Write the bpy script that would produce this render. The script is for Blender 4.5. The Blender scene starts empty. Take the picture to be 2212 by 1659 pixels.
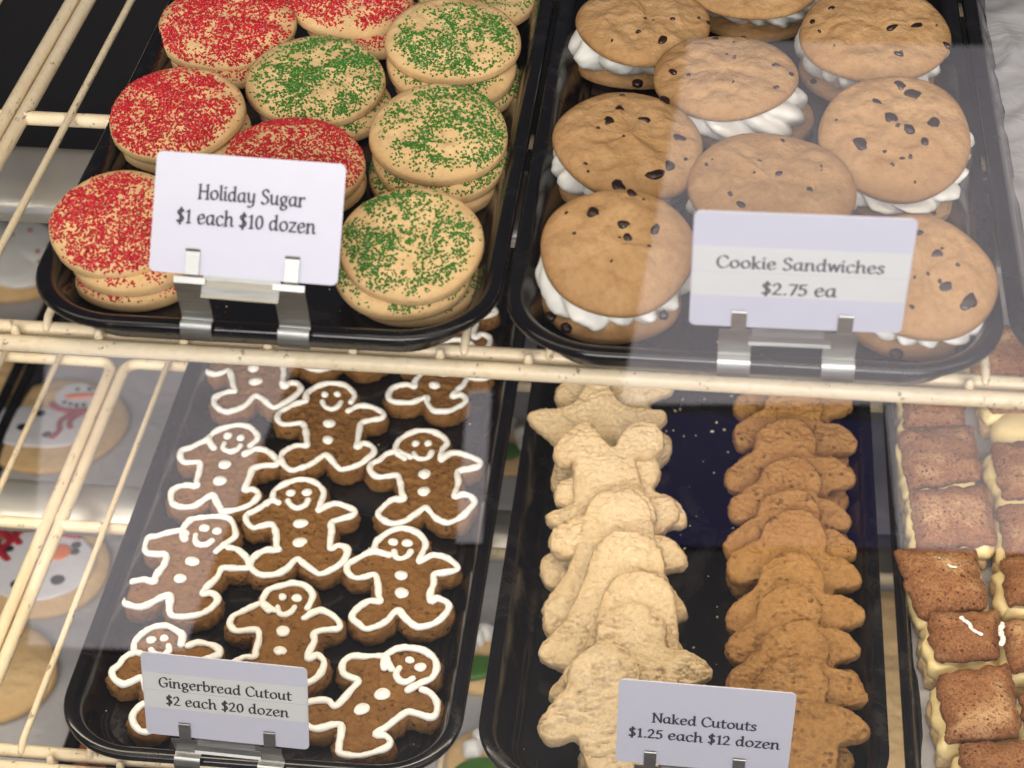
import bpy, bmesh, math, random
import numpy as np
from mathutils import Vector, Matrix, noise
from mathutils.geometry import delaunay_2d_cdt

scene = bpy.context.scene
COL = scene.collection
PI = math.pi

# ------------------------------------------------------------------ camera
FPX, PCX, PCY = 4400.0, 1106.0, 829.5          # focal length and centre, in picture units (2212 x 1659)
CAMP = np.array([0.08363182, -0.75721213, 0.55056561])
CROT = np.array([[0.9946907340881953, -0.05769206257711533, 0.08521718978401904],
                 [0.10262665032758445, 0.6174437589225223, -0.7798916432493465],
                 [-0.007623264499348088, 0.7844965458708052, 0.6200863289535972]])
cam = bpy.data.cameras.new('camera')
camo = bpy.data.objects.new('camera', cam)
COL.objects.link(camo)
m4 = Matrix([list(CROT[i]) + [CAMP[i]] for i in range(3)] + [[0, 0, 0, 1]])
camo.matrix_world = m4
cam.sensor_width = 36.0
cam.lens = 36.0 * FPX / 2212.0
cam.clip_start, cam.clip_end = 0.02, 30.0
cam.dof.use_dof = True
cam.dof.focus_distance = 1.11
cam.dof.aperture_fstop = 12.0
scene.camera = camo

# ------------------------------------------------------------------ world, lamps, exposure
world = bpy.data.worlds.new('World')
scene.world = world
world.use_nodes = True
bg = world.node_tree.nodes['Background']
bg.inputs[0].default_value = (0.80, 0.82, 0.95, 1)
bg.inputs[1].default_value = 0.09

def area(name, loc, target, sx, sy, power, col):
    l = bpy.data.lights.new(name, 'AREA')
    l.shape = 'RECTANGLE'; l.size = sx; l.size_y = sy; l.energy = power; l.color = col
    o = bpy.data.objects.new(name, l); COL.objects.link(o)
    o.location = loc
    d = Vector(target) - Vector(loc)
    o.rotation_euler = d.to_track_quat('-Z', 'Y').to_euler()
    return o
area('shop_ceiling_light', (0.25, -2.3, 1.32), (0.0, 0.05, -0.20), 2.4, 1.2, 118.0, (1.0, 0.975, 0.95))
area('floor_fill_light', (0.1, -1.75, 1.70), (0.1, -1.75, -1.15), 1.4, 0.5, 62.0, (0.97, 0.95, 1.0))  # added fill lamp, brightens the floor patches so the glass veil shows stronger
area('case_tube_upper', (0.0, -0.02, 0.36), (0.0, 0.05, -0.02), 1.5, 0.05, 1.6, (1.0, 0.86, 0.66))
area('case_tube_lower', (0.0, 0.100, -0.070), (0.0, 0.09, -0.33), 1.5, 0.04, 2.6, (1.0, 0.87, 0.68))
area('case_tube_deck', (0.0, 0.215, -0.385), (0.0, 0.30, -0.60), 1.5, 0.04, 0.8, (1.0, 0.93, 0.85))
scene.view_settings.view_transform = 'Standard'
scene.view_settings.look = 'None'
scene.view_settings.exposure = 0.12
scene.view_settings.gamma = 1.0

# ------------------------------------------------------------------ helpers
def ray(px, py):
    return CROT @ np.array([(px - PCX) / FPX, -(py - PCY) / FPX, -1.0])
def at(px, py, z):
    """world point on the level z seen at a picture point"""
    d = ray(px, py); t = (z - CAMP[2]) / d[2]
    return Vector(CAMP + d * t)
def scale_at(p):
    q = CROT.T @ (np.array(p) - CAMP)
    return FPX / -q[2]                          # picture units per metre

def link(o, parent=None):
    COL.objects.link(o)
    if parent is not None: o.parent = parent
    return o
def mk(name, verts, faces, mat, parent=None, smooth=True, edge=None):
    me = bpy.data.meshes.new(name)
    me.from_pydata([tuple(v) for v in verts], [], faces)
    if edge is not None:
        at_ = me.attributes.new('edge', 'FLOAT', 'POINT'); at_.data.foreach_set('value', edge)
    me.validate(); me.update()
    if smooth: me.polygons.foreach_set('use_smooth', [True] * len(me.polygons))
    me.materials.append(mat)
    return link(bpy.data.objects.new(name, me), parent)
def recalc(o):
    bm = bmesh.new(); bm.from_mesh(o.data)
    bmesh.ops.recalc_face_normals(bm, faces=bm.faces); bm.to_mesh(o.data); bm.free()
    return o
def tag(o, label=None, cat=None, group=None, kind=None):
    if label: o['label'] = label
    if cat: o['category'] = cat
    if group: o['group'] = group
    if kind: o['kind'] = kind
    return o
def thing(name, label, cat, mat4=None, group=None):
    o = bpy.data.objects.new(name, None); COL.objects.link(o)
    o.empty_display_size = 0.01
    if mat4 is not None: o.matrix_world = mat4
    return tag(o, label, cat, group)
def pose(p, rx=0, ry=0, rz=0):
    """tilt rx leans the top towards the viewer, ry to the right, rz turns"""
    return (Matrix.Translation(p) @ Matrix.Rotation(math.radians(rx), 4, 'X') @
            Matrix.Rotation(math.radians(ry), 4, 'Y') @ Matrix.Rotation(math.radians(rz), 4, 'Z'))
def join(parts):
    V, F = [], []
    for v, f in parts:
        b = len(V); V += [tuple(x) for x in v]; F += [tuple(i + b for i in q) for q in f]
    return V, F
def box(x0, x1, y0, y1, z0, z1):
    v = [(x, y, z) for z in (z0, z1) for y in (y0, y1) for x in (x0, x1)]
    return v, [(0, 2, 3, 1), (4, 5, 7, 6), (0, 1, 5, 4), (2, 6, 7, 3), (0, 4, 6, 2), (1, 3, 7, 5)]
def spline(pts, n=8, closed=False):
    P = [Vector(p) for p in pts]; N = len(P); out = []
    g = (lambda i: P[i % N]) if closed else (lambda i: P[max(0, min(N - 1, i))])
    for i in range(N if closed else N - 1):
        a, b, c, d = g(i - 1), g(i), g(i + 1), g(i + 2)
        for k in range(n):
            t = k / n
            out.append(0.5 * ((2 * b) + (c - a) * t + (2 * a - 5 * b + 4 * c - d) * t * t + (3 * b - a - 3 * c + d) * t ** 3))
    if not closed: out.append(P[-1])
    return out
def resample(P, step, closed=True):
    P = [Vector(p) for p in P]; Q = P + [P[0]] if closed else P
    L = [0]
    for a, b in zip(Q, Q[1:]): L.append(L[-1] + (b - a).length)
    n = max(8, int(round(L[-1] / step))); out = []; j = 0
    for k in range(n if closed else n + 1):
        s = L[-1] * k / n
        while j < len(Q) - 2 and L[j + 1] < s: j += 1
        d = L[j + 1] - L[j]; t = (s - L[j]) / d if d > 0 else 0
        out.append(Q[j].lerp(Q[j + 1], t))
    return out
def tube(P, r, seg=10, closed=False, flat=1.0, up=None):
    """round bar along a 3-D polyline; r a number or one radius per point; ends rounded"""
    P = [Vector(p) for p in P]; n = len(P)
    R = r if isinstance(r, (list, tuple)) else [r] * n
    V, F = [], []
    def tang(i):
        a = P[(i - 1) % n] if closed or i > 0 else P[i]
        b = P[(i + 1) % n] if closed or i < n - 1 else P[i]
        return (b - a).normalized()
    t0 = tang(0)
    u = up.copy() if up else (Vector((0, 0, 1)) if abs(t0.z) < .9 else Vector((0, 1, 0)))
    rings = []
    for i in range(n):
        t = tang(i)
        w = (u - t * u.dot(t))
        if w.length < 1e-6: w = Vector((1, 0, 0)) - t * t.x
        w.normalize(); s = t.cross(w)
        if not up: u = w
        rings.append((P[i], t, s, w, R[i]))
    seq = rings
    if not closed:
        p, t, s, w, rr = rings[0]
        pre = [(p - t * rr * math.sin(a), t, s, w, rr * math.cos(a)) for a in (1.35, .9, .45)]
        p, t, s, w, rr = rings[-1]
        post = [(p + t * rr * math.sin(a), t, s, w, rr * math.cos(a)) for a in (.45, .9, 1.35)]
        seq = pre + rings + post
    for p, t, s, w, rr in seq:
        for k in range(seg):
            a = 2 * PI * k / seg
            V.append(p + s * (rr * math.cos(a)) + w * (rr * flat * math.sin(a)))
    m = len(seq)
    for i in range(m if closed else m - 1):
        for k in range(seg):
            a, b = i * seg + k, i * seg + (k + 1) % seg
            c, d = ((i + 1) % m) * seg + (k + 1) % seg, ((i + 1) % m) * seg + k
            F.append((a, b, c, d))
    if not closed:
        F.append(tuple(reversed(range(seg)))); F.append(tuple(range((m - 1) * seg, m * seg)))
    return V, F
def lathe(prof, seg=32, fr=None):
    """prof = [(r, z)], first or last r may be 0; fr(theta, k) scales the radius"""
    V, F, idx = [], [], []
    for k, (r, z) in enumerate(prof):
        if r < 1e-7: idx.append([len(V)]); V.append((0, 0, z))
        else:
            row = []
            for j in range(seg):
                a = 2 * PI * j / seg; q = r * (fr(a, k) if fr else 1)
                row.append(len(V)); V.append((q * math.cos(a), q * math.sin(a), z))
            idx.append(row)
    for a, b in zip(idx, idx[1:]):
        for j in range(seg):
            j2 = (j + 1) % seg
            if len(a) == 1: F.append((a[0], b[j2], b[j]))
            elif len(b) == 1: F.append((a[j], a[j2], b[0]))
            else: F.append((a[j], a[j2], b[j2], b[j]))
    return V, F
def fbm(p, s, o=3, seed=0.0):
    v = 0; amp = 1; f = s
    for i in range(o):
        v += amp * noise.noise(Vector((p[0] * f + seed * 7.31, p[1] * f - seed * 3.77, (p[2] if len(p) > 2 else 0) * f + seed)))
        amp *= .5; f *= 2.03
    return v
def normals2(P):
    n = len(P); out = []
    for i in range(n):
        t = P[(i + 1) % n] - P[i - 1]
        out.append(Vector((t.y, -t.x)).normalized())       # outward for counter-clockwise
    return out
def offset(P, d, sm=2):
    N = normals2(P); Q = [p + n * d for p, n in zip(P, N)]
    for _ in range(sm): Q = [(Q[i - 1] + Q[i] * 2 + Q[(i + 1) % len(Q)]) / 4 for i in range(len(Q))]
    return Q
def inside(poly, X, Y):
    px = np.array([p.x for p in poly]); py = np.array([p.y for p in poly])
    c = np.zeros(X.shape, bool); j = len(px) - 1
    for i in range(len(px)):
        cond = ((py[i] > Y) != (py[j] > Y))
        xi = (px[j] - px[i]) * (Y - py[i]) / (py[j] - py[i] + 1e-15) + px[i]
        c ^= cond & (X < xi); j = i
    return c
def ccw(P):
    a = sum(P[i - 1].x * P[i].y - P[i].x * P[i - 1].y for i in range(len(P)))
    return P if a > 0 else P[::-1]
def slab(outline, T, inset=.0016, grid=.0015, seed=0, rough=.0006, bulge=.0008, bscale=160, side=.0006, low=.8, wrinkle=0.0, sf=260):
    """a thick piece of dough with a closed flat outline: rounded top edge, uneven top, crumbly sides"""
    O = ccw([Vector((p[0], p[1])) for p in outline]); n = len(O)
    rnd = random.Random(seed)
    lev = [(0.0, -inset * low), (T * .12, -inset * .15), (T * .35, inset * .1), (T * .6, inset * .05), (T * .82, -inset * .25), (T * .94, -inset * .6)]
    V, F, rows, E = [], [], [], []
    Nn = normals2(O)
    for z, d in lev:
        Q = offset(O, d, 1); row = []
        for i, q in enumerate(Q):
            k = side * fbm((q.x, q.y, z * 1.5), sf, 3, seed)
            row.append(len(V)); V.append((q.x + Nn[i].x * k, q.y + Nn[i].y * k, z)); E.append(.8)
        rows.append(row)
    for a, b in zip(rows, rows[1:]):
        for i in range(n):
            j = (i + 1) % n; F.append((a[i], a[j], b[j], b[i]))
    B = offset(O, -inset, 1)
    xs = [p.x for p in B]; ys = [p.y for p in B]
    gx, gy = np.meshgrid(np.arange(min(xs), max(xs), grid), np.arange(min(ys), max(ys), grid * .87))
    gx = gx + (np.arange(gx.shape[0]) % 2)[:, None] * grid * .5
    gx = gx.ravel(); gy = gy.ravel()
    bx = np.array(xs); by = np.array(ys)
    ok = inside(B, gx, gy); gx, gy = gx[ok], gy[ok]
    d2 = np.sqrt(((gx[:, None] - bx[None]) ** 2 + (gy[:, None] - by[None]) ** 2).min(1))
    ok = d2 > grid * .55; gx, gy, d2 = gx[ok], gy[ok], d2[ok]
    pts = [Vector((float(x), float(y))) for x, y in zip(bx, by)] + [Vector((float(x), float(y))) for x, y in zip(gx, gy)]
    vo, _, fo, orig, _, _ = delaunay_2d_cdt(pts, [], [list(range(n))], 1, 1e-7)
    base = len(V); mp = {}
    for k, v in enumerate(vo):
        src = orig[k]
        d = 0.0
        for s in src:
            if s < n: mp[s] = base + k
            elif s - n < len(d2): d = float(d2[s - n])
        z = T + bulge * (1 - math.exp(-d / .006)) + rough * fbm((v.x, v.y), bscale, 3, seed) * min(1, .35 + d / .003)
        if wrinkle:
            w = abs(fbm((v.x * .6 + .0015 * fbm((v.x, v.y), 200, 1, seed), v.y * 1.5), 130, 3, seed + 2)); m = max(.15, min(1, (fbm((v.x, v.y), 42, 2, seed + 6) + .35) * 2.0))
            z -= wrinkle * max(0, 1 - w * 4.5) ** 1.3 * m + wrinkle * .35 * fbm((v.x, v.y * 1.6), 420, 2, seed + 3)
        V.append((v.x, v.y, z)); E.append(math.exp(-d / .0028))
    slab.edge = E
    top = rows[-1]
    for i in range(n):
        j = (i + 1) % n
        if i in mp and j in mp: F.append((top[i], top[j], mp[j], mp[i]))
    for f in fo: F.append(tuple(base + k for k in f))
    F.append(tuple(reversed(rows[0])))
    return V, F

# ------------------------------------------------------------------ materials
def srgb(r, g, b):
    f = lambda c: (c / 12.92 if c <= .04045 else ((c + .055) / 1.055) ** 2.4)
    return (f(r / 255), f(g / 255), f(b / 255), 1)
class NT:
    def __init__(s, name):
        s.m = bpy.data.materials.new(name); s.m.use_nodes = True
        s.t = s.m.node_tree; s.n = s.t.nodes; s.b = s.n['Principled BSDF']
    def new(s, typ, **kw):
        o = s.n.new(typ)
        for k, v in kw.items():
            if k.startswith('i_'):
                key = k[2:]; key = int(key) if key.isdigit() else key.replace('_', ' ')
                o.inputs[key].default_value = v
            else: setattr(o, k, v)
        return o
    def lk(s, a, b): s.t.links.new(a, b)
    def coord(s, jitter=True):
        tc = s.new('ShaderNodeTexCoord')
        if not jitter: return tc.outputs['Object']
        oi = s.new('ShaderNodeObjectInfo')
        ml = s.new('ShaderNodeMath', operation='MULTIPLY', i_1=3.7); s.lk(oi.outputs['Random'], ml.inputs[0])
        va = s.new('ShaderNodeVectorMath', operation='ADD'); s.lk(tc.outputs['Object'], va.inputs[0]); s.lk(ml.outputs[0], va.inputs[1])
        return va.outputs[0]
    def noise(s, co, scale, detail=4, rough=.6, dist=0.0):
        o = s.new('ShaderNodeTexNoise', i_Scale=scale, i_Detail=detail, i_Roughness=rough, i_Distortion=dist); s.lk(co, o.inputs['Vector'])
        return o.outputs['Fac']
    def vor(s, co, scale, feature='F1', rnd=1.0):
        o = s.new('ShaderNodeTexVoronoi', feature=feature, i_Scale=scale, i_Randomness=rnd); s.lk(co, o.inputs['Vector'])
        return o.outputs['Distance']
    def ramp(s, f, stops):
        o = s.new('ShaderNodeValToRGB'); e = o.color_ramp.elements
        while len(e) < len(stops): e.new(.5)
        for k, (p, c) in enumerate(stops):
            e[k].position = p; e[k].color = c if len(c) == 4 else (*c, 1)
        s.lk(f, o.inputs[0]); return o.outputs[0]
    def rng(s, f, a, b, c=0.0, d=1.0):
        o = s.new('ShaderNodeMapRange', i_1=a, i_2=b, i_3=c, i_4=d); s.lk(f, o.inputs[0]); return o.outputs[0]
    def mix(s, f, a, b, blend='MIX'):
        o = s.new('ShaderNodeMix', data_type='RGBA', blend_type=blend)
        for k, v in ((0, f), (6, a), (7, b)):
            if hasattr(v, 'links'): s.lk(v, o.inputs[k])
            else: o.inputs[k].default_value = v
        return o.outputs[2]
    def math(s, op, a, b):
        o = s.new('ShaderNodeMath', operation=op)
        for k, v in ((0, a), (1, b)):
            if hasattr(v, 'links'): s.lk(v, o.inputs[k])
            else: o.inputs[k].default_value = v
        return o.outputs[0]
    def bump(s, h, dist, strength=1.0, prev=None):
        o = s.new('ShaderNodeBump', i_Strength=strength, i_Distance=dist); s.lk(h, o.inputs['Height'])
        if prev is not None: s.lk(prev, o.inputs['Normal'])
        return o.outputs['Normal']
    def out(s, col=None, rough=None, nrm=None, metal=None, spec=None):
        for key, v in (('Base Color', col), ('Roughness', rough), ('Normal', nrm), ('Metallic', metal), ('Specular IOR Level', spec)):
            if v is None: continue
            if hasattr(v, 'links'): s.lk(v, s.b.inputs[key])
            else: s.b.inputs[key].default_value = v
        return s.m

def dough(name, ca, cb, cc, big=45, fine=520, bump=.0006, crack=0.0, crackscale=150, pores=0.0, rough=.75, brown=.5, lines=.12):
    t = NT(name); co = t.coord()
    n1 = t.noise(co, big, 4, .6, .5); n2 = t.noise(co, fine, 4, .7)
    col = t.ramp(n1, [(.3, ca), (.62, cb)])
    col = t.mix(t.rng(n2, .45, .72, 0, .6), col, cc)
    ed = t.new('ShaderNodeAttribute', attribute_name='edge')
    col = t.mix(t.math('MULTIPLY', t.math('MULTIPLY', ed.outputs['Fac'], brown), t.rng(n1, .3, .6, .5, 1.0)), col, cc)
    h = t.math('ADD', t.math('MULTIPLY', n2, .6), t.noise(co, fine * .35, 4, .65))
    nr = t.bump(h, bump)
    if crack > 0:
        # short broken wrinkles: thin level lines of a stretched noise, kept only in patches
        mp = t.new('ShaderNodeMapping', i_Scale=(.55, 1.3, 1)); t.lk(co, mp.inputs[0])
        w = t.noise(mp.outputs[0], crackscale, 5, .62, .8)
        ab = t.math('ABSOLUTE', t.math('SUBTRACT', w, .5), 0.0)
        g = t.math('MULTIPLY', t.rng(ab, 0, .022, 1, 0), t.rng(t.noise(co, crackscale * .45, 2), .50, .62))
        col = t.mix(t.math('MULTIPLY', g, lines), col, cc)
        nr = t.bump(t.math('SUBTRACT', 1.0, g), bump * crack, 1.0, nr)
    if pores > 0:
        v = t.vor(co, fine * .55, 'F1')
        g = t.math('MULTIPLY', t.rng(v, .08, .38, 1, 0), t.rng(t.noise(co, fine * .22, 3), .47, .62))
        col = t.mix(t.math('MULTIPLY', g, .6), col, tuple(c * .5 for c in cc[:3]) + (1,))
        nr = t.bump(t.math('SUBTRACT', 1.0, g), bump * pores, 1.0, nr)
    return t.out(col, rough, nr, spec=.25)

M = {}
M['sugar_dough'] = dough('sugar_dough', (.76, .545, .29, 1), (.71, .49, .24, 1), (.58, .35, .145, 1), 60, 420, .0005, rough=.7, brown=.55)
M['chip_dough'] = dough('chip_dough', (.49, .305, .150, 1), (.42, .245, .108, 1), (.31, .16, .058, 1), 45, 260, .0015, brown=.75)
M['ginger'] = dough('gingerbread_dough', (.25, .122, .035, 1), (.185, .086, .023, 1), (.10, .042, .011, 1), 70, 480, .0015, pores=1.0, brown=.15)
M['pale'] = dough('pale_dough', (.67, .54, .355, 1), (.62, .485, .30, 1), (.50, .345, .18, 1), 60, 330, .0020, brown=.6)
M['brown'] = dough('brown_dough', (.385, .212, .078, 1), (.32, .168, .055, 1), (.21, .098, .027, 1), 60, 380, .0016, pores=.9, brown=.25)
M['square_side'] = dough('square_crumb', (.62, .46, .27, 1), (.52, .36, .19, 1), (.35, .2, .09, 1), 120, 500, .0006)

def cinnamon():
    t = NT('cinnamon_crust'); co = t.coord()
    n1 = t.noise(co, 36, 3, .6); n2 = t.noise(co, 520, 4, .75); n3 = t.noise(co, 850, 3, .7)
    a = t.ramp(n1, [(.30, (.24, .095, .036)), (.50, (.33, .150, .060)), (.72, (.64, .41, .21))])
    ed = t.new('ShaderNodeAttribute', attribute_name='edge')
    a = t.mix(t.math('MULTIPLY', ed.outputs['Fac'], .7), a, (.17, .058, .020, 1))
    b = t.mix(t.rng(n2, .50, .60, 0, .8), a, (.115, .036, .012, 1))
    b = t.mix(t.rng(n3, .55, .68, 0, .5), b, (.60, .35, .17, 1))
    v = t.vor(co, 210)
    dk = t.math('MULTIPLY', t.rng(v, .14, .24, 1, 0), t.rng(t.noise(co, 75, 2), .41, .50))
    b = t.mix(dk, b, (.065, .014, .006, 1))
    nr = t.bump(t.math('ADD', n2, t.math('MULTIPLY', n3, .5)), .0009)
    return t.out(b, .65, nr, spec=.3)
M['cinnamon'] = cinnamon()

def plain(name, c, rough=.5, metal=0.0, var=.06, scale=90, bump=0.0, bscale=400, spec=.5, sss=0.0):
    t = NT(name); co = t.coord()
    n = t.noise(co, scale, 4, .6)
    c2 = tuple(max(0, x * (1 - 2.5 * var)) for x in c)
    col = t.ramp(n, [(.35, c), (.7, c2)])
    nr = t.bump(t.noise(co, bscale, 3, .6), bump) if bump else None
    if sss:
        t.b.inputs['Subsurface Weight'].default_value = sss
        t.b.inputs['Subsurface Radius'].default_value = (.004, .003, .002)
        t.b.inputs['Subsurface Scale'].default_value = .5
    return t.out(col, rough, nr, metal, spec)
M['icing'] = plain('royal_icing', (.86, .85, .81), .42, var=.02, bump=.00035, bscale=330, spec=.4)
M['cream'] = plain('whipped_cream', (.82, .80, .74), .55, var=.03, bump=.0003, bscale=160)
M['custard'] = plain('pastry_cream', (.80, .64, .32), .38, var=.03, bump=.0005, bscale=120)
M['red_sugar'] = plain('red_sugar', (.60, .022, .036), .3, var=.15, scale=300)
M['green_sugar'] = plain('green_sugar', (.060, .215, .026), .3, var=.15, scale=300)
M['chocolate'] = plain('chocolate', (.028, .010, .008), .32, var=.2, scale=300, bump=.0003, bscale=500)
M['card'] = plain('card_stock', (.59, .595, .71), .45, var=.008, bump=.00004)
M['strip'] = plain('paper_strip', (.67, .68, .68), .6, var=.01)
M['ink'] = plain('ink', (.035, .033, .045), .6, var=.1)
M['red_icing'] = plain('red_icing', (.40, .015, .03), .4)
M['orange_icing'] = plain('orange_icing', (.85, .17, .02), .4)
M['black_icing'] = plain('black_icing', (.02, .022, .024), .4)
M['green_icing'] = plain('green_icing', (.06, .17, .02), .4, bump=.0006, bscale=260)
M['white_flood'] = plain('white_flood_icing', (.78, .77, .80), .3, var=.03)
M['red_rim'] = plain('red_brown_lacquer', (.20, .045, .025), .35, var=.2)
M['cardboard'] = plain('crumbs', (.72, .62, .42), .8)

def enamel():
    t = NT('cream_enamel'); co = t.coord(False)
    n1 = t.noise(co, 30, 4, .6)
    col = t.ramp(n1, [(.35, (.90, .76, .53)), (.7, (.82, .67, .45))])
    mp = t.new('ShaderNodeMapping', i_Scale=(1, .35, 1)); t.lk(co, mp.inputs[0])
    n2 = t.noise(mp.outputs[0], 330, 4, .7); n3 = t.noise(co, 45, 2, .5)
    chip = t.math('MULTIPLY', t.rng(n2, .62, .65), t.rng(n3, .47, .54))
    col = t.mix(t.math('MULTIPLY', chip, .65), col, (.16, .09, .045, 1))
    v = t.noise(co, 120, 3, .6)
    col = t.mix(t.rng(v, .62, .8, 0, .35), col, (.50, .33, .17, 1))
    nr = t.bump(t.math('SUBTRACT', t.noise(co, 300, 3, .6), chip), .0005)
    return t.out(col, .38, nr)
M['enamel'] = enamel()
def traymat():
    t = NT('black_tray'); co = t.coord()
    n = t.noise(co, 40, 4, .65)
    col = t.ramp(n, [(.35, (.0030, .0026, .0034)), (.7, (.006, .005, .007))])
    mp = t.new('ShaderNodeMapping', i_Scale=(1, .06, 0), i_Rotation=(0, 0, .35)); t.lk(co, mp.inputs[0])
    sc = t.noise(mp.outputs[0], 700, 2, .5)
    col = t.mix(t.rng(sc, .72, .78, 0, .12), col, (.2, .19, .2, 1))
    sm = t.math('MULTIPLY', t.rng(t.noise(co, 14, 5, .7, 1.5), .52, .70), .35)
    col = t.mix(t.math('MULTIPLY', sm, .14), col, (.25, .23, .24, 1))
    r = t.math('ADD', t.rng(t.noise(co, 25, 4, .6), .3, .7, .10, .22), sm)
    return t.out(col, r, None, spec=.5)
M['tray'] = traymat()
def steel():
    t = NT('brushed_steel'); co = t.coord(False)
    mp = t.new('ShaderNodeMapping', i_Scale=(.05, 1, 1)); t.lk(co, mp.inputs[0])
    n = t.noise(mp.outputs[0], 900, 3, .6)
    col = t.ramp(n, [(.3, (.34, .34, .325)), (.7, (.46, .46, .44))])
    return t.out(col, t.rng(n, .3, .7, .36, .5), None, 1.0)
M['steel'] = steel()
M['galvanized'] = plain('galvanized_sheet', (.72, .72, .71), .38, .75, .03, 30)
def paper():
    t = NT('wax_paper'); co = t.coord()
    n = t.noise(co, 18, 4, .6); n2 = t.noise(co, 90, 4, .6)
    col = t.ramp(n, [(.35, (.46, .45, .45)), (.7, (.37, .36, .36))])
    col = t.mix(t.rng(n2, .6, .75, 0, .3), col, (.42, .35, .28, 1))
    return t.out(col, .42, t.bump(t.noise(co, 35, 3, .5, 1.0), .0025), spec=.5)
M['paper'] = paper()
def dark(name, c, rough=.6):
    t = NT(name); co = t.coord(False)
    return t.out(t.ramp(t.noise(co, 9, 4), [(.3, c), (.7, tuple(x * .6 for x in c))]), rough)
M['case_dark'] = dark('dark_case', (.010, .009, .010))

# ------------------------------------------------------------------ the case: floor, back, shelves
ZU, ZL, ZB = -.024, -.330, -.612              # wire level of the two shelves, deck level
RIM_U, RIM_L = 0.0, -.306
v, f = box(-1.3, 1.3, -.02, 1.02, -.680, -.640)
tag(mk('case_floor', v, f, M['case_dark'], smooth=False), kind='structure')
v, f = box(-1.3, 1.3, 1.02, 1.05, -.680, .35)
tag(mk('case_back_wall', v, f, M['case_dark'], smooth=False), 'dark back wall of the display case', 'wall', kind='structure')

def wire_shelf(z, x0, x1, wires, nubs, label, rods_label):
    t = thing('wire_shelf', label, 'wire shelf', Matrix.Translation((0, 0, z)), 'cream enamelled wire shelf panels')
    R = .0040
    # closed frame bar: band at the front, side bars, back bar, with rounded corners
    y0, y1, c = -.0060, .356, .010
    xa, xb = x0 + R, x1 - R
    P = []
    for cx, cy, a0 in ((xb - c, y0 + c, -90), (xb - c, y1 - c, 0), (xa + c, y1 - c, 90), (xa + c, y0 + c, 180)):
        for k in range(7):
            a = math.radians(a0 + 15 * k); P.append(Vector((cx + c * math.cos(a), cy + c * math.sin(a), -.006)))
    Q = []
    for i in range(len(P)):
        a, b = P[i], P[(i + 1) % len(P)]
        n = max(1, int((b - a).length / .03))
        Q += [a.lerp(b, k / n) for k in range(n)]
    v, f = tube(Q, R, 14, closed=True, up=Vector((0, 0, 1)))
    mk('frame', v, f, M['enamel'], t)
    v, f = tube([(x0, -.0197, -.0045), (x1, -.0197, -.0045)], R * 1.02, 16); mk('front_rail', v, f, M['enamel'], t)
    v, f = tube([(x0 + .006, .184, -.0060), (x1 - .006, .184, -.0060)], R, 14); mk('cross_rail', v, f, M['enamel'], t)
    for x in wires:
        P = [(x, y, 0) for y in (-.0035, .05, .12, .2, .28, .357)]
        P = [(x, -.0085, -.003)] + P
        v, f = tube(P, .0021, 10); mk('wire', v, f, M['enamel'], t)
    rr = random.Random(4)
    for x in nubs:
        v, f = lathe([(.0024, -.004), (.0022, 0), (.0019, .0016), (.0011, .0026), (0, .0029)], 12)
        o = mk('weld_nub', v, f, M['enamel'], t); o.location = (x + rr.uniform(-.0008, .0008), -.0155, 0.0)
    return t
fr = lambda a, b, s: [a + s * k for k in range(int((b - a) / s + 1.001))]
wire_shelf(ZU, -.2940, .62, fr(-.2605, .60, .040), fr(-.2327, .60, .0404), 'upper cream wire shelf panel under the two black cookie trays', '')
wire_shelf(ZU, -1.00, -.2955, fr(-.98, -.33, .040), fr(-.97, -.32, .0404), 'upper cream wire shelf panel at the far left of the seam, mostly cut off', '')
wire_shelf(ZL, -.3183, .62, fr(-.2822, .60, .040), fr(-.2622, .60, .0404), 'lower cream wire shelf panel carrying the gingerbread tray', '')
wire_shelf(ZL, -1.00, -.3197, fr(-.9610, -.35, .040), fr(-.98, -.34, .0404), 'lower cream wire shelf panel left of the seam, over the snowman cookies', '')

def housing(y0, y1, z, label):
    """steel lamp housing hung below a shelf, rounded at the back top edge"""
    prof = []
    h = .016
    for k in range(9):
        a = math.radians(90 * k / 8); prof.append((y1 - .022 + .022 * math.sin(a) * 1.0, z - .022 + .022 * math.cos(a)))
    prof.reverse()                                                  # from the back side up to the top
    prof += [(y1 - .03, z), (y0 + .012, z - .003), (y0 + .003, z - .006), (y0, z - .010), (y0, z - h)]
    th = .0012
    V, F = [], []
    for x in (-1.0, .75):
        for y, zz in prof: V.append((x, y, zz))
    n = len(prof)
    for i in range(n - 1): F.append((i, i + 1, n + i + 1, n + i))
    t = thing('light_housing', label, 'lamp housing', None, 'steel lamp housings under the shelves')
    o = mk('housing_shell', V, F, M['galvanized'], t)
    md = o.modifiers.new('thick', 'SOLIDIFY'); md.thickness = th; md.offset = 0
    return t
housing(.150, .216, -.060, 'steel lamp housing below the upper wire shelf at left')
housing(.210, .256, -.352, 'bright steel lamp housing below the lower wire shelf behind its cross rail')

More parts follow.
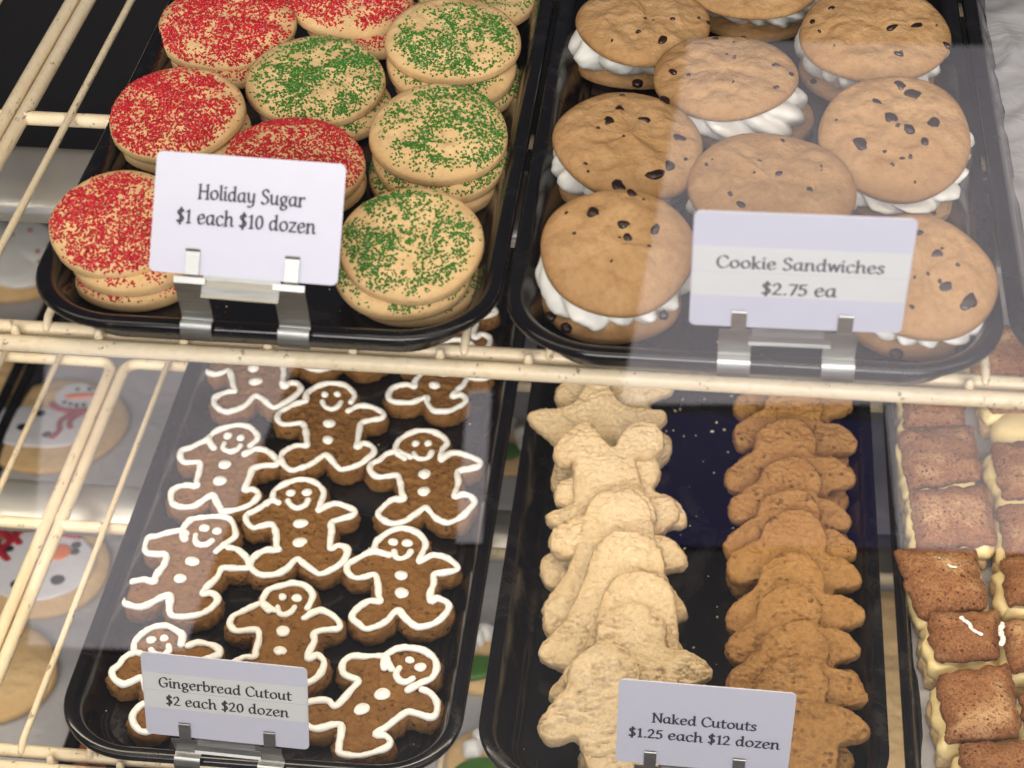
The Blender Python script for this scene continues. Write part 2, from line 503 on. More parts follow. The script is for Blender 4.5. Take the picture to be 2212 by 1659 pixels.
# ------------------------------------------------------------------ trays
def tray(x0, x1, y0, y1, rim, label, depth=.021, r=.047, mat='tray', name='cookie_tray', wall=.016, lip=.008, group='black display trays', steep=False):
    t = thing(name, label, 'tray', Matrix.Translation(((x0 + x1) / 2, (y0 + y1) / 2, rim)), group)
    hx, hy = (x1 - x0) / 2, (y1 - y0) / 2
    prof = [(.0016, -.0050), (.0004, -.0042), (0, -.0026), (.0006, -.0008), (.0020, 0), (lip - .002, -.0002), (lip, -.0012)]
    if steep: prof += [(lip + .0012, -.004), (lip + .003, -depth + .004), (lip + .005, -depth + .001), (lip + .009, -depth)]
    else:
        for k in range(1, 9):
            a = k / 8
            prof.append((lip + wall * (a ** .8) * .75, -.0012 - (depth - .0012) * (math.sin(a * PI / 2) ** 1.25)))
        prof.append((lip + wall, -depth - .0002))
    def path(d):
        rr = max(r - d, .003); P = []
        for cx, cy, a0 in ((hx - d - rr, -hy + d + rr, -90), (hx - d - rr, hy - d - rr, 0), (-hx + d + rr, hy - d - rr, 90), (-hx + d + rr, -hy + d + rr, 180)):
            for k in range(13):
                a = math.radians(a0 + 7.5 * k); P.append((cx + rr * math.cos(a), cy + rr * math.sin(a)))
        return P
    V, F, n = [], [], 52
    for d, z in prof:
        V += [(x, y, z) for x, y in path(d)]
    for k in range(len(prof) - 1):
        for i in range(n):
            j = (i + 1) % n; F.append((k * n + i, k * n + j, (k + 1) * n + j, (k + 1) * n + i))
    rimo = mk('rim', V, F, M[mat], t)
    md = rimo.modifiers.new('thick', 'SOLIDIFY'); md.thickness = .0014; md.offset = -1
    d, z = prof[-1]
    V = [(x, y, z) for x, y in path(d)]
    fl = mk('floor_panel', V, [tuple(range(n))], M['tray'], t, smooth=False)
    md = fl.modifiers.new('thick', 'SOLIDIFY'); md.thickness = .0014; md.offset = -1
    return t
FU, FLo = RIM_U - .0212, RIM_L - .0212
tray(-.2255, -.0040, -.037, .62, RIM_U, 'black tray holding red and green sugar cookies, on the upper shelf')
tray(-.0020, .2255, -.0400, .62, RIM_U, 'black tray holding chocolate chip cookie sandwiches, on the upper shelf')
tray(.2275, .4550, -.0375, .62, RIM_U, 'black tray lined with crumpled grey paper, cut off at the upper right')
tray(-.2595, -.0302, -.0290, .62, RIM_L, 'black tray of iced gingerbread men, on the lower shelf')
tray(-.0215, .2070, -.0290, .62, RIM_L, 'black tray with two rows of plain cutout cookies, on the lower shelf')
tray(.2150, .4450, -.0500, .62, RIM_L, 'deep black pan of cinnamon cream squares at the lower right', depth=.021, r=.012, steep=True, lip=.006, name='baking_pan')

def sheet(name, x0, x1, y0, y1, z, label, amp=.0012, nx=40, ny=60, seed=1, edge=0.0, fold=0.0, cat='paper'):
    V, F = [], []
    for j in range(ny + 1):
        for i in range(nx + 1):
            x = x0 + (x1 - x0) * i / nx; y = y0 + (y1 - y0) * j / ny
            h = amp * (1 + fbm((x, y), 22, 3, seed))
            if fold: h += fold * max(0, 1 - abs(fbm((x, y), 14, 2, seed + 3)) * 6) 
            if edge and i == 0: h += edge
            V.append((x, y, z + max(h, .0004)))
    for j in range(ny):
        for i in range(nx):
            a = j * (nx + 1) + i; F.append((a, a + 1, a + nx + 2, a + nx + 1))
    return tag(mk(name, V, F, M['paper']), label, cat)
sheet('wax_paper', .244, .438, -.01, .60, FU, 'crumpled grey wax paper lining the tray at upper right', .0010, 60, 110, 3, fold=.0032)
sheet('wax_paper', .2265, .434, -.038, .60, FLo, 'grey parchment under the cinnamon cream squares', .0008, 30, 60, 5)

# ------------------------------------------------------------------ sugar cookies
def disc(R, T, seed, seg=100, rings=28, lump=.0007, edge=.42, wob=.032, flat=3.0):
    rnd = random.Random(seed); ph = [rnd.uniform(0, 6.3) for _ in range(6)]
    def rad(a): return R * (1 + wob * (.5 * math.sin(2 * a + ph[0]) + .35 * math.sin(3 * a + ph[1]) + .2 * math.sin(5 * a + ph[2])))
    def top(x, y):
        a = math.atan2(y, x); t = min(1, math.hypot(x, y) / rad(a))
        z = T * (edge + (1 - edge) * (max(0, 1 - t ** flat)) ** .5)
        return z + lump * fbm((x, y), 85, 4, seed) * (1 - t ** 8) * 2
    V, F = [(0, 0, top(0, 0))], []
    rows = []
    for k in range(1, rings + 1):
        t = math.sin(PI / 2 * k / rings) ** .9; row = []
        for j in range(seg):
            a = 2 * PI * j / seg; r = rad(a) * t
            x, y = r * math.cos(a), r * math.sin(a)
            row.append(len(V)); V.append((x, y, top(x, y)))
        rows.append(row)
    for q, zz in ((1.004, .24), (.99, .12), (.95, .03), (.88, 0)):
        row = []
        for j in range(seg):
            a = 2 * PI * j / seg; r = rad(a) * q
            row.append(len(V)); V.append((r * math.cos(a), r * math.sin(a), T * zz))
        rows.append(row)
    for j in range(seg): F.append((0, rows[0][j], rows[0][(j + 1) % seg]))
    for a, b in zip(rows, rows[1:]):
        for j in range(seg):
            j2 = (j + 1) % seg; F.append((a[j], b[j], b[j2], a[j2]))
    F.append(tuple(reversed(rows[-1])))
    disc.edge = [min(1, math.hypot(x, y) / R) ** 9 for x, y, z in V]
    return V, F, top, rad
GR = [(-1, -1, -1), (1, -1, -1), (1, 1, -1), (-1, 1, -1), (-1, -1, 1), (1, -1, 1), (1, 1, 1), (-1, 1, 1)]
GF = [(0, 3, 2, 1), (4, 5, 6, 7), (0, 1, 5, 4), (1, 2, 6, 5), (2, 3, 7, 6), (3, 0, 4, 7)]
def grains(top, rad, n, seed, cover=.86, thr=-.02):
    rnd = random.Random(seed + 99); V, F = [], []
    ox, oy = rnd.uniform(-.12, .12), rnd.uniform(-.1, .16)
    k = 0; tries = 0
    while k < n and tries < n * 14:
        tries += 1
        a = rnd.uniform(0, 2 * PI); q = math.sqrt(rnd.random()); r = rad(a) * q * .985
        x, y = r * math.cos(a), r * math.sin(a)
        qq = math.hypot(x / rad(a) - ox, y / rad(a) - oy)
        d = fbm((x, y), 55, 2, seed) * .75 + fbm((x, y), 210, 2, seed + 8) * .45 + fbm((x, y), 620, 2, seed + 5) * .8
        p = .42 + (d - thr) * 1.7
        if qq > cover - .05: p *= max(.03, 1 - (qq - cover + .05) * 6)
        if rnd.random() > p: continue
        s = rnd.uniform(.00024, .00043)
        rot = Matrix.Rotation(rnd.uniform(0, 6.3), 3, Vector((rnd.gauss(0, 1), rnd.gauss(0, 1), rnd.gauss(0, 1))).normalized())
        c = Vector((x, y, top(x, y) + s * .5)); b = len(V)
        V += [tuple(c + rot @ (Vector(g) * s)) for g in GR]; F += [tuple(i + b for i in ff) for ff in GF]
        k += 1
    return V, F
RED, GRN = ('red', 'red_sugar'), ('green', 'green_sugar')
SUG = 'sugar cookies with coloured sugar on top'
def sugar(kind, px, py, w, zb, rx, ry, seed, label, n=2300, T=.0115, cover=.86, thr=-.02):
    p = at(px, py, zb + T)
    R = w / 2 / scale_at(p)
    p.z = zb
    t = thing('sugar_cookie', label, 'cookie', pose(p, rx, ry, seed * 37 % 360), SUG)
    V, F, top, rad = disc(R, T, seed)
    mk('dough', V, F, M['sugar_dough'], t, edge=disc.edge)
    if kind[0] == 'red': thr -= .20; n = int(n * 1.0)
    V, F = grains(top, rad, n, seed, cover, thr)
    g = mk('sugar_sprinkles', V, F, M[kind[1]], t, smooth=False); g['kind'] = 'stuff'
z1, z2, z3 = FU + .0006, FU + .0106, FU + .0206
S = [
 (RED, 300, 560, 290, z1, 1, 0, 1, 'bottom red sugar cookie of the front left stack, beside the price card', 1500, .9),
 (RED, 288, 527, 285, z2, 3, 1, 2, 'middle red sugar cookie of the front left stack, mostly covered', 1500, .9),
 (RED, 254, 474, 304, z3, 9, 2, 3, 'large red sugar cookie on top of the front left stack, left of the price card', 2300, .86),
 (RED, 395, 272, 292, z1 + .009, 2, -2, 4, 'pale lower cookie under the left middle red sugar cookie', 500, .6),
 (RED, 380, 238, 300, z2 + .011, 5, -3, 5, 'red sugar cookie with dense red patch, left edge, above the price card', 2900, .9),
 (RED, 497, 92, 285, z1 + .004, 1, 3, 6, 'lower red sugar cookie under the top left one', 1500, .9),
 (RED, 487, 52, 300, z2 + .004, 3, 2, 7, 'red sugar cookie at the top left, fully reddened, cut by the picture edge', 3300, .98),
 (RED, 790, 34, 270, z1 + .004, 1, 6, 8, 'lower red sugar cookie under the top middle one', 1600, .95),
 (RED, 757, -6, 275, z2 + .004, 3, 4, 9, 'red sugar cookie at the top middle, cut by the picture edge', 2900, .96),
 (RED, 640, 372, 300, z1 + .002, 1, 0, 10, 'hidden lower red sugar cookie behind the price card', 1200, .9),
 (RED, 626, 352, 314, z2 + .003, 4, 1, 11, 'red sugar cookie peeking out behind the top of the price card', 2300, .9),
 (GRN, 990, 164, 276, z1, 1, 3, 12, 'bottom green sugar cookie of the top right stack', 1200, .95),
 (GRN, 975, 133, 285, z2, 3, 4, 13, 'middle green sugar cookie of the top right stack, tan edge showing', 1200, .8),
 (GRN, 977, 80, 290, z3 + .001, 4, 2, 14, 'green sugar cookie on top of the top right stack', 1500, .8),
 (GRN, 1030, -22, 262, z1 + .006, 2, 4, 15, 'green sugar cookie at the very top right of the tray, nearly out of view', 900, .9),
 (GRN, 702, 212, 285, z1 + .002, 1, 3, 16, 'lower green sugar cookie under the centre one', 1200, .95),
 (GRN, 680, 168, 300, z2 + .004, 4, 3, 17, 'green sugar cookie in the centre with a solid green patch', 2000, .86),
 (GRN, 938, 366, 292, z1, 1, 2, 18, 'bottom green sugar cookie of the right middle stack', 1500, .97),
 (GRN, 950, 330, 298, z2, 3, 2, 19, 'middle green sugar cookie of the right middle stack', 1300, .95),
 (GRN, 947, 280, 304, z3 + .001, 6, 3, 20, 'green sugar cookie on top of the right middle stack, evenly speckled', 1500, .87),
 (GRN, 892, 590, 292, z1, 1, 3, 21, 'bottom green sugar cookie of the front stack right of the price card', 1200, .95),
 (GRN, 868, 570, 300, z2, 5, 1, 22, 'middle green sugar cookie of the front stack right of the price card', 900, .95),
 (GRN, 888, 516, 310, z3 + .003, 14, 1, 23, 'large green sugar cookie on top of the front stack right of the price card', 1500, .84),
]
for kind, px, py, w, zb, rx, ry, sd, lab, n, cov in S:
    hi = rx >= 3
    sugar(kind, px, py - (20 if hi else 12), w, zb, rx + (5 if hi else 1), ry, sd, lab, int(n * 1.9), .0118, cov)

# ------------------------------------------------------------------ chocolate chip sandwiches
def swirl(R, H, lobes, seed, tw=1.1):
    prof = []
    for k in range(15):
        a = k / 14
        prof.append((R * (.80 + .24 * math.sin(PI * (.12 + .8 * a))), H * a))
    prof = [(0, 0)] + prof + [(0, H)]
    def frr(th, k):
        a = k / 16
        g = th + .10 * math.sin(2 * th + seed) + .06 * math.sin(3 * th + seed * 2)
        s = abs(math.sin((g * lobes + a * tw * 6) / 2))
        return 1 + .20 * s ** .8 - .12 + .06 * math.sin(th * 2 + seed) + .04 * math.sin(3 * th + seed * 1.7 + a * 2)
    return lathe(prof, 144, frr)
SAND = 'chocolate chip cookie sandwiches'
def sandwich(px, py, w, rx, ry, lift, bpx, bpy, seed, label, chips, ch=None):
    T = .0098; lift += .008; rx += 6; py -= 15
    pt = at(px, py, FU + lift + T); R = w / 2 / scale_at(pt)
    pb = at(bpx, bpy, FU + .0006 + T); pb.z = FU + .0006
    t = thing('cookie_sandwich', label, 'cookie sandwich', Matrix.Translation(pb), SAND)
    V, F, top, rad = disc(R * .97, T, seed + 50, lump=.0013, wob=.045)
    b = mk('bottom_cookie', V, F, M['chip_dough'], t, edge=disc.edge)
    # the top cookie, in the frame of the thing
    mt = pose(Vector((pt.x - pb.x, pt.y - pb.y, lift - .0006)), rx, ry, 0)
    V, F, top, rad = disc(R, T, seed, lump=.0011, wob=.05, edge=.34, flat=2.6)
    tc = mk('top_cookie', V, F, M['chip_dough'], t, edge=disc.edge); tc.matrix_local = mt
    rnd = random.Random(seed)
    spots = [(x, y, z * .85) for x, y, z in chips]
    for k in range(7):
        a = rnd.uniform(0, 6.3); q = math.sqrt(rnd.random()) * .9; spots.append((q * math.cos(a), q * math.sin(a), rnd.uniform(.18, .42)))
    for cx, cy, s in spots:
        cx *= R; cy *= R; r = .0041 * s
        rn = random.Random(int((cx + cy) * 1e6) + seed); e = rn.uniform(.65, 1.0); an = rn.uniform(0, 3.1)
        v, f = lathe([(0, .0009), (r * .45, .0007), (r * .8, .0002), (r, -.0006), (r * .9, -.002)], 16, lambda th, k: 1 + .16 * math.sin(2 * th + seed + cy * 700) + .08 * math.sin(3 * th + cx * 900) + .04 * math.sin(5 * th + cy * 1900))
        o = mk('chocolate_chip', v, f, M['chocolate'], tc)
        o.matrix_local = Matrix.Translation((cx, cy, top(cx, cy))) @ Matrix.Rotation(an, 4, 'Z') @ Matrix.Diagonal((1, e, 1, 1))
    for k in range(2):
        a = -PI / 2 + rnd.uniform(-1.2, 1.2); v, f = lathe([(0, .001), (.002, .0008), (.0032, 0), (.003, -.002)], 12)
        o = mk('chocolate_chip', v, f, M['chocolate'], b); o.location = (.033 * math.cos(a), .033 * math.sin(a), .006)
    # cream between the two
    a = Vector((0, 0, T * .8)); c = mt.translation.copy()
    V, F = swirl(R * .92, 1.0, 12 + seed % 4, seed, .9)
    q = mt.to_quaternion(); W = []
    from mathutils import Quaternion
    for x, y, z in V:
        qq = Quaternion().slerp(q, z); kk = 1 + .09 * fbm((x, y, z * .02), 55, 3, seed) if 0 < z < 1 else 1
        W.append(a.lerp(c + Vector((0, 0, .0012)), z) + qq @ Vector((x * kk, y * kk, .0012 * fbm((x, y, z * .02), 90, 2, seed + 4))))
    mk('cream_filling', W, F, M['cream'], t)
sandwich(1392, 44, 286, 2, 3, .024, 1372, 100, 1, 'chip cookie sandwich at the top left of its tray, cream showing at its left', [(.30, -.52, 1.0), (.42, -.05, .5), (.95, .1, .6)])
sandwich(1630, -66, 330, 0, 0, .030, 1640, -12, 2, 'chip cookie sandwich at the top edge, only its cream swirl in view', [])
sandwich(1893, 62, 316, 7, -1, .029, 1875, 135, 3, 'chip cookie sandwich at the upper right with a row of chips along its front', [(.22, -.05, .95), (.56, .02, 1.1), (-.6, .35, .7), (.94, -.25, .9), (.28, -.55, .8), (-.85, .1, .6)])
sandwich(1567, 156, 306, 0, -2, .024, 1615, 232, 4, 'nearly chipless cookie sandwich overlapping its neighbours, top centre', [(-.15, .75, .7), (-.72, -.1, .7), (.72, .1, .7), (.93, -.05, .6), (-.5, -.2, .5), (.25, .82, .4)])
sandwich(1360, 303, 334, 4, 5, .022, 1345, 352, 5, 'chip cookie sandwich at the left edge, second from the front', [(-.30, .25, 1.2), (.15, .35, .9), (.38, .85, 1.3), (.62, .1, 1.0), (.52, -.45, 1.1), (.36, -.62, 1.4), (-.1, -.85, 1.3), (-.18, .5, .9)])
sandwich(1937, 284, 336, 14, 1, .022, 1945, 372, 6, 'large chip cookie sandwich at the right with many dark chips', [(-.27, .45, 1.0), (-.08, .16, 1.1), (.14, .02, 1.0), (.46, .12, 1.2), (.35, -.2, .8), (-.45, -.25, 1.3), (.05, .78, .9), (.22, .62, 1.3)])
sandwich(1668, 396, 356, 5, 0, .018, 1668, 440, 7, 'pale chip cookie sandwich right behind the price card', [(.08, .1, .7), (.45, -.1, .7), (-.35, -.45, .9), (-.8, .3, .5)])
sandwich(1335, 528, 328, 18, 2, .025, 1318, 620, 8, 'chip cookie sandwich at the front left with a thick white cream swirl', [(.13, .85, 1.0), (-.35, .45, 1.0), (.05, .33, .9), (.12, .12, .8), (.47, .3, 1.0), (.66, -.9, .8)])
sandwich(1995, 584, 318, 17, 2, .021, 1975, 660, 9, 'chip cookie sandwich at the front right, half behind the price card', [(.18, .3, 1.3), (.3, -.2, 1.3), (.58, -.4, 1.6), (-.05, .62, .8), (.45, .12, .4)])

# ------------------------------------------------------------------ gingerbread men
ARM = [(-9.8, 13.4), (-14.4, 16.7), (-18.7, 18.4), (-24.1, 15.0), (-29.4, 10.0), (-34.2, 5.8), (-34.6, -0.8), (-30.2, -6.9), (-24.5, -6.5), (-17.3, -5.4), (-15.2, -12.8), (-14.5, -23.7), (-13.6, -29.4), (-20.7, -29.0), (-27.7, -35.7), (-28.7, -42.7), (-24.9, -49.9), (-19.8, -52.3), (-11.8, -50.6), (-7.1, -46.7), (-3.3, -39.9), (0.0, -37.3), (3.7, -42.4), (8.3, -49.6), (13.3, -52.7), (22.3, -48.3), (28.1, -42.3), (31.2, -34.7), (29.5, -29.0), (24.3, -26.5), (20.0, -29.9), (19.7, -22.0), (20.9, -13.4), (21.1, -5.3), (26.9, -2.7), (34.7, -0.2), (35.8, 4.2), (30.2, 10.5), (23.0, 13.9), (17.7, 13.4), (11.7, 7.8)]
HEAD = [(-12.9, 11.4), (-18.2, 18.4), (-17.7, 25.9), (-14.3, 31.1), (-7.4, 36.1), (0.0, 38.0), (7.3, 36.0), (13.1, 29.6), (15.2, 23.4), (13.3, 16.7), (11.2, 8.5)]
def man_outline(seed, off=.0040, sc=1.0):
    rnd = random.Random(seed)
    P = [Vector((x, y)) for x, y in ARM[2:40] + HEAD[9:1:-1]]
    P = [p * (sc / 1000) + Vector((fbm((p.x, p.y), .06, 1, seed), fbm((p.x, p.y), .06, 1, seed + 9))) * .0018 for p in P]
    P = spline([(p.x, p.y, 0) for p in P], 6, True)
    P = resample(P, .0013)
    P = ccw([Vector((p.x, p.y)) for p in P])
    return offset(P, off, 4)
GB = 'iced gingerbread men'
def frame_on(head, crotch, z, L=.0759):
    a, b = at(*head, z), at(*crotch, z)
    u = (a - b); u.z = 0; sc = u.length / L; u.normalize()
    c = (a + b) / 2; c.z = 0
    return c, math.degrees(math.atan2(-u.x, u.y)), sc
def gingerbread(head, crotch, seed, label, rx=0, ry=0, T=.0108):
    c, rot, sc = frame_on(head, crotch, FLo + T)
    c.z = FLo + .0006
    t = thing('gingerbread_man', label, 'gingerbread man', pose(c, rx, ry, 0) @ Matrix.Rotation(math.radians(rot), 4, 'Z'), GB)
    sc = max(.88, min(1.06, sc)); k = sc / 1000
    V, F = slab(man_outline(seed, sc=sc), T, .0018, .0011, seed, rough=.0015, bulge=.0005, bscale=210, side=.0018, wrinkle=.0005)
    mk('body', V, F, M['ginger'], t, edge=slab.edge)
    rnd = random.Random(seed * 3 + 1)
    def line(name, pts, r, zz=0.0):
        P = [(x * k + fbm((x, y), .06, 1, seed) * .0018 + fbm((x, y), .16, 1, seed + 20) * .0011, y * k + fbm((x, y), .06, 1, seed + 9) * .0018 + fbm((x, y), .16, 1, seed + 31) * .0011, 0) for x, y in pts]
        P = resample(spline(P, 6), .0009, False)
        R = []
        for i, p in enumerate(P):
            p.z = T + .0011 + zz + .0003 * fbm((p.x, p.y), 300, 2, seed)
            R.append(r * (1 + .30 * fbm((p.x, p.y), 120, 3, seed + 2)))
        v, f = tube(P, R, 10, flat=.85, up=Vector((0, 0, 1)))
        mk(name, v, f, M['icing'], t)
    k0, k1 = rnd.choice(((0, 41), (1, 41), (2, 41), (1, 40), (0, 40)))
    h0, h1 = rnd.choice(((0, 11), (1, 11), (1, 10), (0, 10)))
    line('icing_outline', ARM[k0:k1], .0022)
    line('icing_outline', HEAD[h0:h1], .00215, .0003)
    j = lambda a: rnd.uniform(-a, a)
    mx, my = j(1.2), j(.8)
    line('icing_mouth', [(-6.8 + mx, 17 + my), (-4.9 + mx, 11.9 + my), (-.4 + mx, 9.4 + my), (3.8 + mx, 12 + my), (5.4 + mx, 16.4 + my)], .0020)
    def dot(name, x, y, r):
        w = rnd.uniform(.92, 1.1)
        v, f = lathe([(r * .8, -.0006), (r, .0003), (r * .93, .0011), (r * .65, .0018), (r * .3, .0021), (r * .14, .0026), (0, .0028)], 18,
                     lambda th, q: 1 + .05 * math.sin(2 * th + seed) + .03 * math.sin(3 * th + x))
        o = mk(name, v, f, M['icing'], t); o.location = (x * k, y * k, T + .0004); o.scale = (w, 1 / w, 1)
    dot('icing_eye', -6.0 + j(.8), 26.2 + j(.7), .0033 * rnd.uniform(.82, 1.08))
    dot('icing_eye', 3.4 + j(.8), 25.8 + j(.7), .0033 * rnd.uniform(.82, 1.08))
    dot('icing_button', .4 + j(.7), -5.0 + j(.6), .0045 * rnd.uniform(.9, 1.06))
    dot('icing_button', .2 + j(.7), -21.5 + j(.9), .0043 * rnd.uniform(.9, 1.08))
for h, c, sd, lab, rx, ry in [
    ((541, 722), (553, 860), 1, 'gingerbread man at top left of the tray, its head hidden by the shelf rail', 0, 0),
    ((752, 640), (744, 774), 2, 'gingerbread man behind the rail at top centre, only its feet in view', 0, 0),
    ((1000, 742), (920, 862), 3, 'tilted gingerbread man at top right with its head behind the shelf rail', 0, 0),
    ((722, 832), (703, 987), 4, 'dark gingerbread man in the centre of the second row, head just below the rail', 0, 0),
    ((519.5, 924), (459.5, 1075), 5, 'gingerbread man in the left column, second from the rail, leaning right', 0, 0),
    ((914.6, 936), (917.8, 1101), 6, 'upright gingerbread man in the right column, second from the rail', 0, 0),
    ((651, 1041), (645, 1212), 7, 'gingerbread man in the middle of the tray between the two side columns', 0, 0),
    ((478, 1122), (361, 1293), 8, 'gingerbread man in the left column leaning strongly to the right, above the price card', 0, 0),
    ((872, 1149), (863, 1325), 9, 'gingerbread man in the right column, third from the rail, broad smile', 0, 0),
    ((636, 1266), (593, 1449), 10, 'gingerbread man whose legs are hidden behind the right end of the price card', 0, 0),
    ((338, 1358), (382, 1530), 11, 'gingerbread man at the front left, chest covered by the price card', 0, 0),
    ((928, 1416), (739, 1572), 12, 'gingerbread man at the front right lying far over to the right', 0, 0),
    ((962, 618), (965, 752), 13, 'gingerbread man far back, glimpsed in the gap between the two upper trays', 0, 0)]:
    gingerbread(h, c, sd, lab, rx, ry)

# ------------------------------------------------------------------ plain cutouts, shingled in two rows
def star_outline(seed, R=.043):
    P = []
    for k in range(10):
        a = PI / 2 + 2 * PI * k / 10; r = R if k % 2 == 0 else R * .56
        P.append((r * math.cos(a), r * math.sin(a), 0))
    P = resample(spline(P, 6, True), .0013)
    return offset(ccw([Vector((p.x, p.y)) for p in P]), .001, 6)
def bell_outline(seed):
    P = [(0, 40), (-10, 38), (-17, 30), (-20, 16), (-23, 2), (-28, -12), (-36, -24), (-38, -31), (-30, -36), (-12, -40), (0, -44), (12, -40), (30, -36), (38, -31), (36, -24), (28, -12), (23, 2), (20, 16), (17, 30), (10, 38)]
    P = resample(spline([(x / 1000, y / 1000, 0) for x, y in P], 6, True), .0013)
    return ccw([Vector((p.x, p.y)) for p in P])
def cutout(shape, px, py, z, rot, rx, seed, mat, label, group, sc=1.0, T=.0105, ry=0, dy=0.0, wr=.0026):
    if shape == 'man': O = man_outline(seed + 40, .0004 if mat == 'pale' else .0016, sc)
    elif shape == 'star': O = [p * sc for p in star_outline(seed)]
    else: O = [p * sc for p in bell_outline(seed)]
    O = [Vector((p.x, p.y - dy)) for p in O]
    p = at(px, py, z)
    Mx = Matrix.Translation(p) @ Matrix.Rotation(math.radians(rx), 4, 'X') @ Matrix.Rotation(math.radians(ry), 4, 'Y') @ Matrix.Rotation(math.radians(rot), 4, 'Z') @ Matrix.Translation((0, 0, -T))
    V, F = slab(O, T, .0015, .00095, seed + 70, rough=.0018, bulge=.0012, bscale=80, side=.0010, wrinkle=wr)
    o = mk('cutout_cookie', V, F, M[mat], edge=slab.edge)
    o.matrix_world = Mx
    tag(o, label, 'cookie', group)
BR = 'brown cutout cookies in the right row'
PA = 'pale cutout cookies in the left row'
zc = FLo + .033
ordn = ['front', 'second', 'third', 'fourth', 'fifth', 'sixth', 'seventh', 'eighth', 'ninth', 'tenth', 'eleventh', 'twelfth', 'thirteenth']
brown = [(1712, 868, 4, 1), (1718, 940, -6, 2), (1704, 1025, 5, 3), (1706, 1102, -8, 4), (1706, 1175, 3, 5), (1716, 1228, -4, 6), (1716, 1325, -2, 7), (1712, 1392, 4, 8), (1722, 1478, -5, 9), (1716, 1560, 3, 10)]
for i, (px, py, rot, sd) in enumerate(brown):
    k = len(brown) - 1 - i
    lab = ('brown man-shaped cookie, %s from the price card in the right shingled row' % ordn[k]) if k else 'front brown man-shaped cookie of the right row, behind the price card'
    if i == 0: lab = 'brown man-shaped cookie at the far end of the right row, under the shelf rail'
    cutout('man', px, py, zc, rot + (sd * 7 % 5 - 2) * 2.5, 24 + sd * 3 % 5, sd, 'brown', lab, BR, 1.06 + (sd * 5 % 4) * .02, ry=(sd * 3 % 7 - 3) * 1.5, dy=.004, wr=.0019)
pale = [('man', 1325, 838, 8, 21, 1.12, 'pale cutout at the far end of the left row, under the shelf rail'),
        ('star', 1290, 925, 4, 20, 1.12, 'pale star cutout with wide side points in the left row'),
        ('man', 1340, 1082, -12, 20, 1.2, 'pale man cutout lying under the upturned one in the left row'),
        ('man', 1325, 1112, 186, 20, 1.16, 'pale man cutout lying upside down, its feet making a notch'),
        ('bell', 1332, 1190, 2, 20, 1.14, 'pale bell cutout just in front of the upside-down man'),
        ('man', 1335, 1180, -8, 19, 1.2, 'pale man cutout with pointed hand showing at both sides, mid row'),
        ('bell', 1345, 1290, -3, 21, 1.18, 'pale bell cutout in the middle of the left row'),
        ('bell', 1370, 1380, -4, 22, 1.16, 'pale bell cutout with narrow dome, third from the front'),
        ('man', 1375, 1450, 6, 22, 1.2, 'pale man cutout second from the front of the left row'),
        ('man', 1325, 1540, 12, 18, 1.22, 'front pale man cutout, left of the price card')]
for i, (sh, px, py, rot, rx, sc, lab) in enumerate(pale):
    cutout(sh, px, py, zc, rot, rx + 5, 20 + i, 'pale', lab, PA, sc, dy=.004)

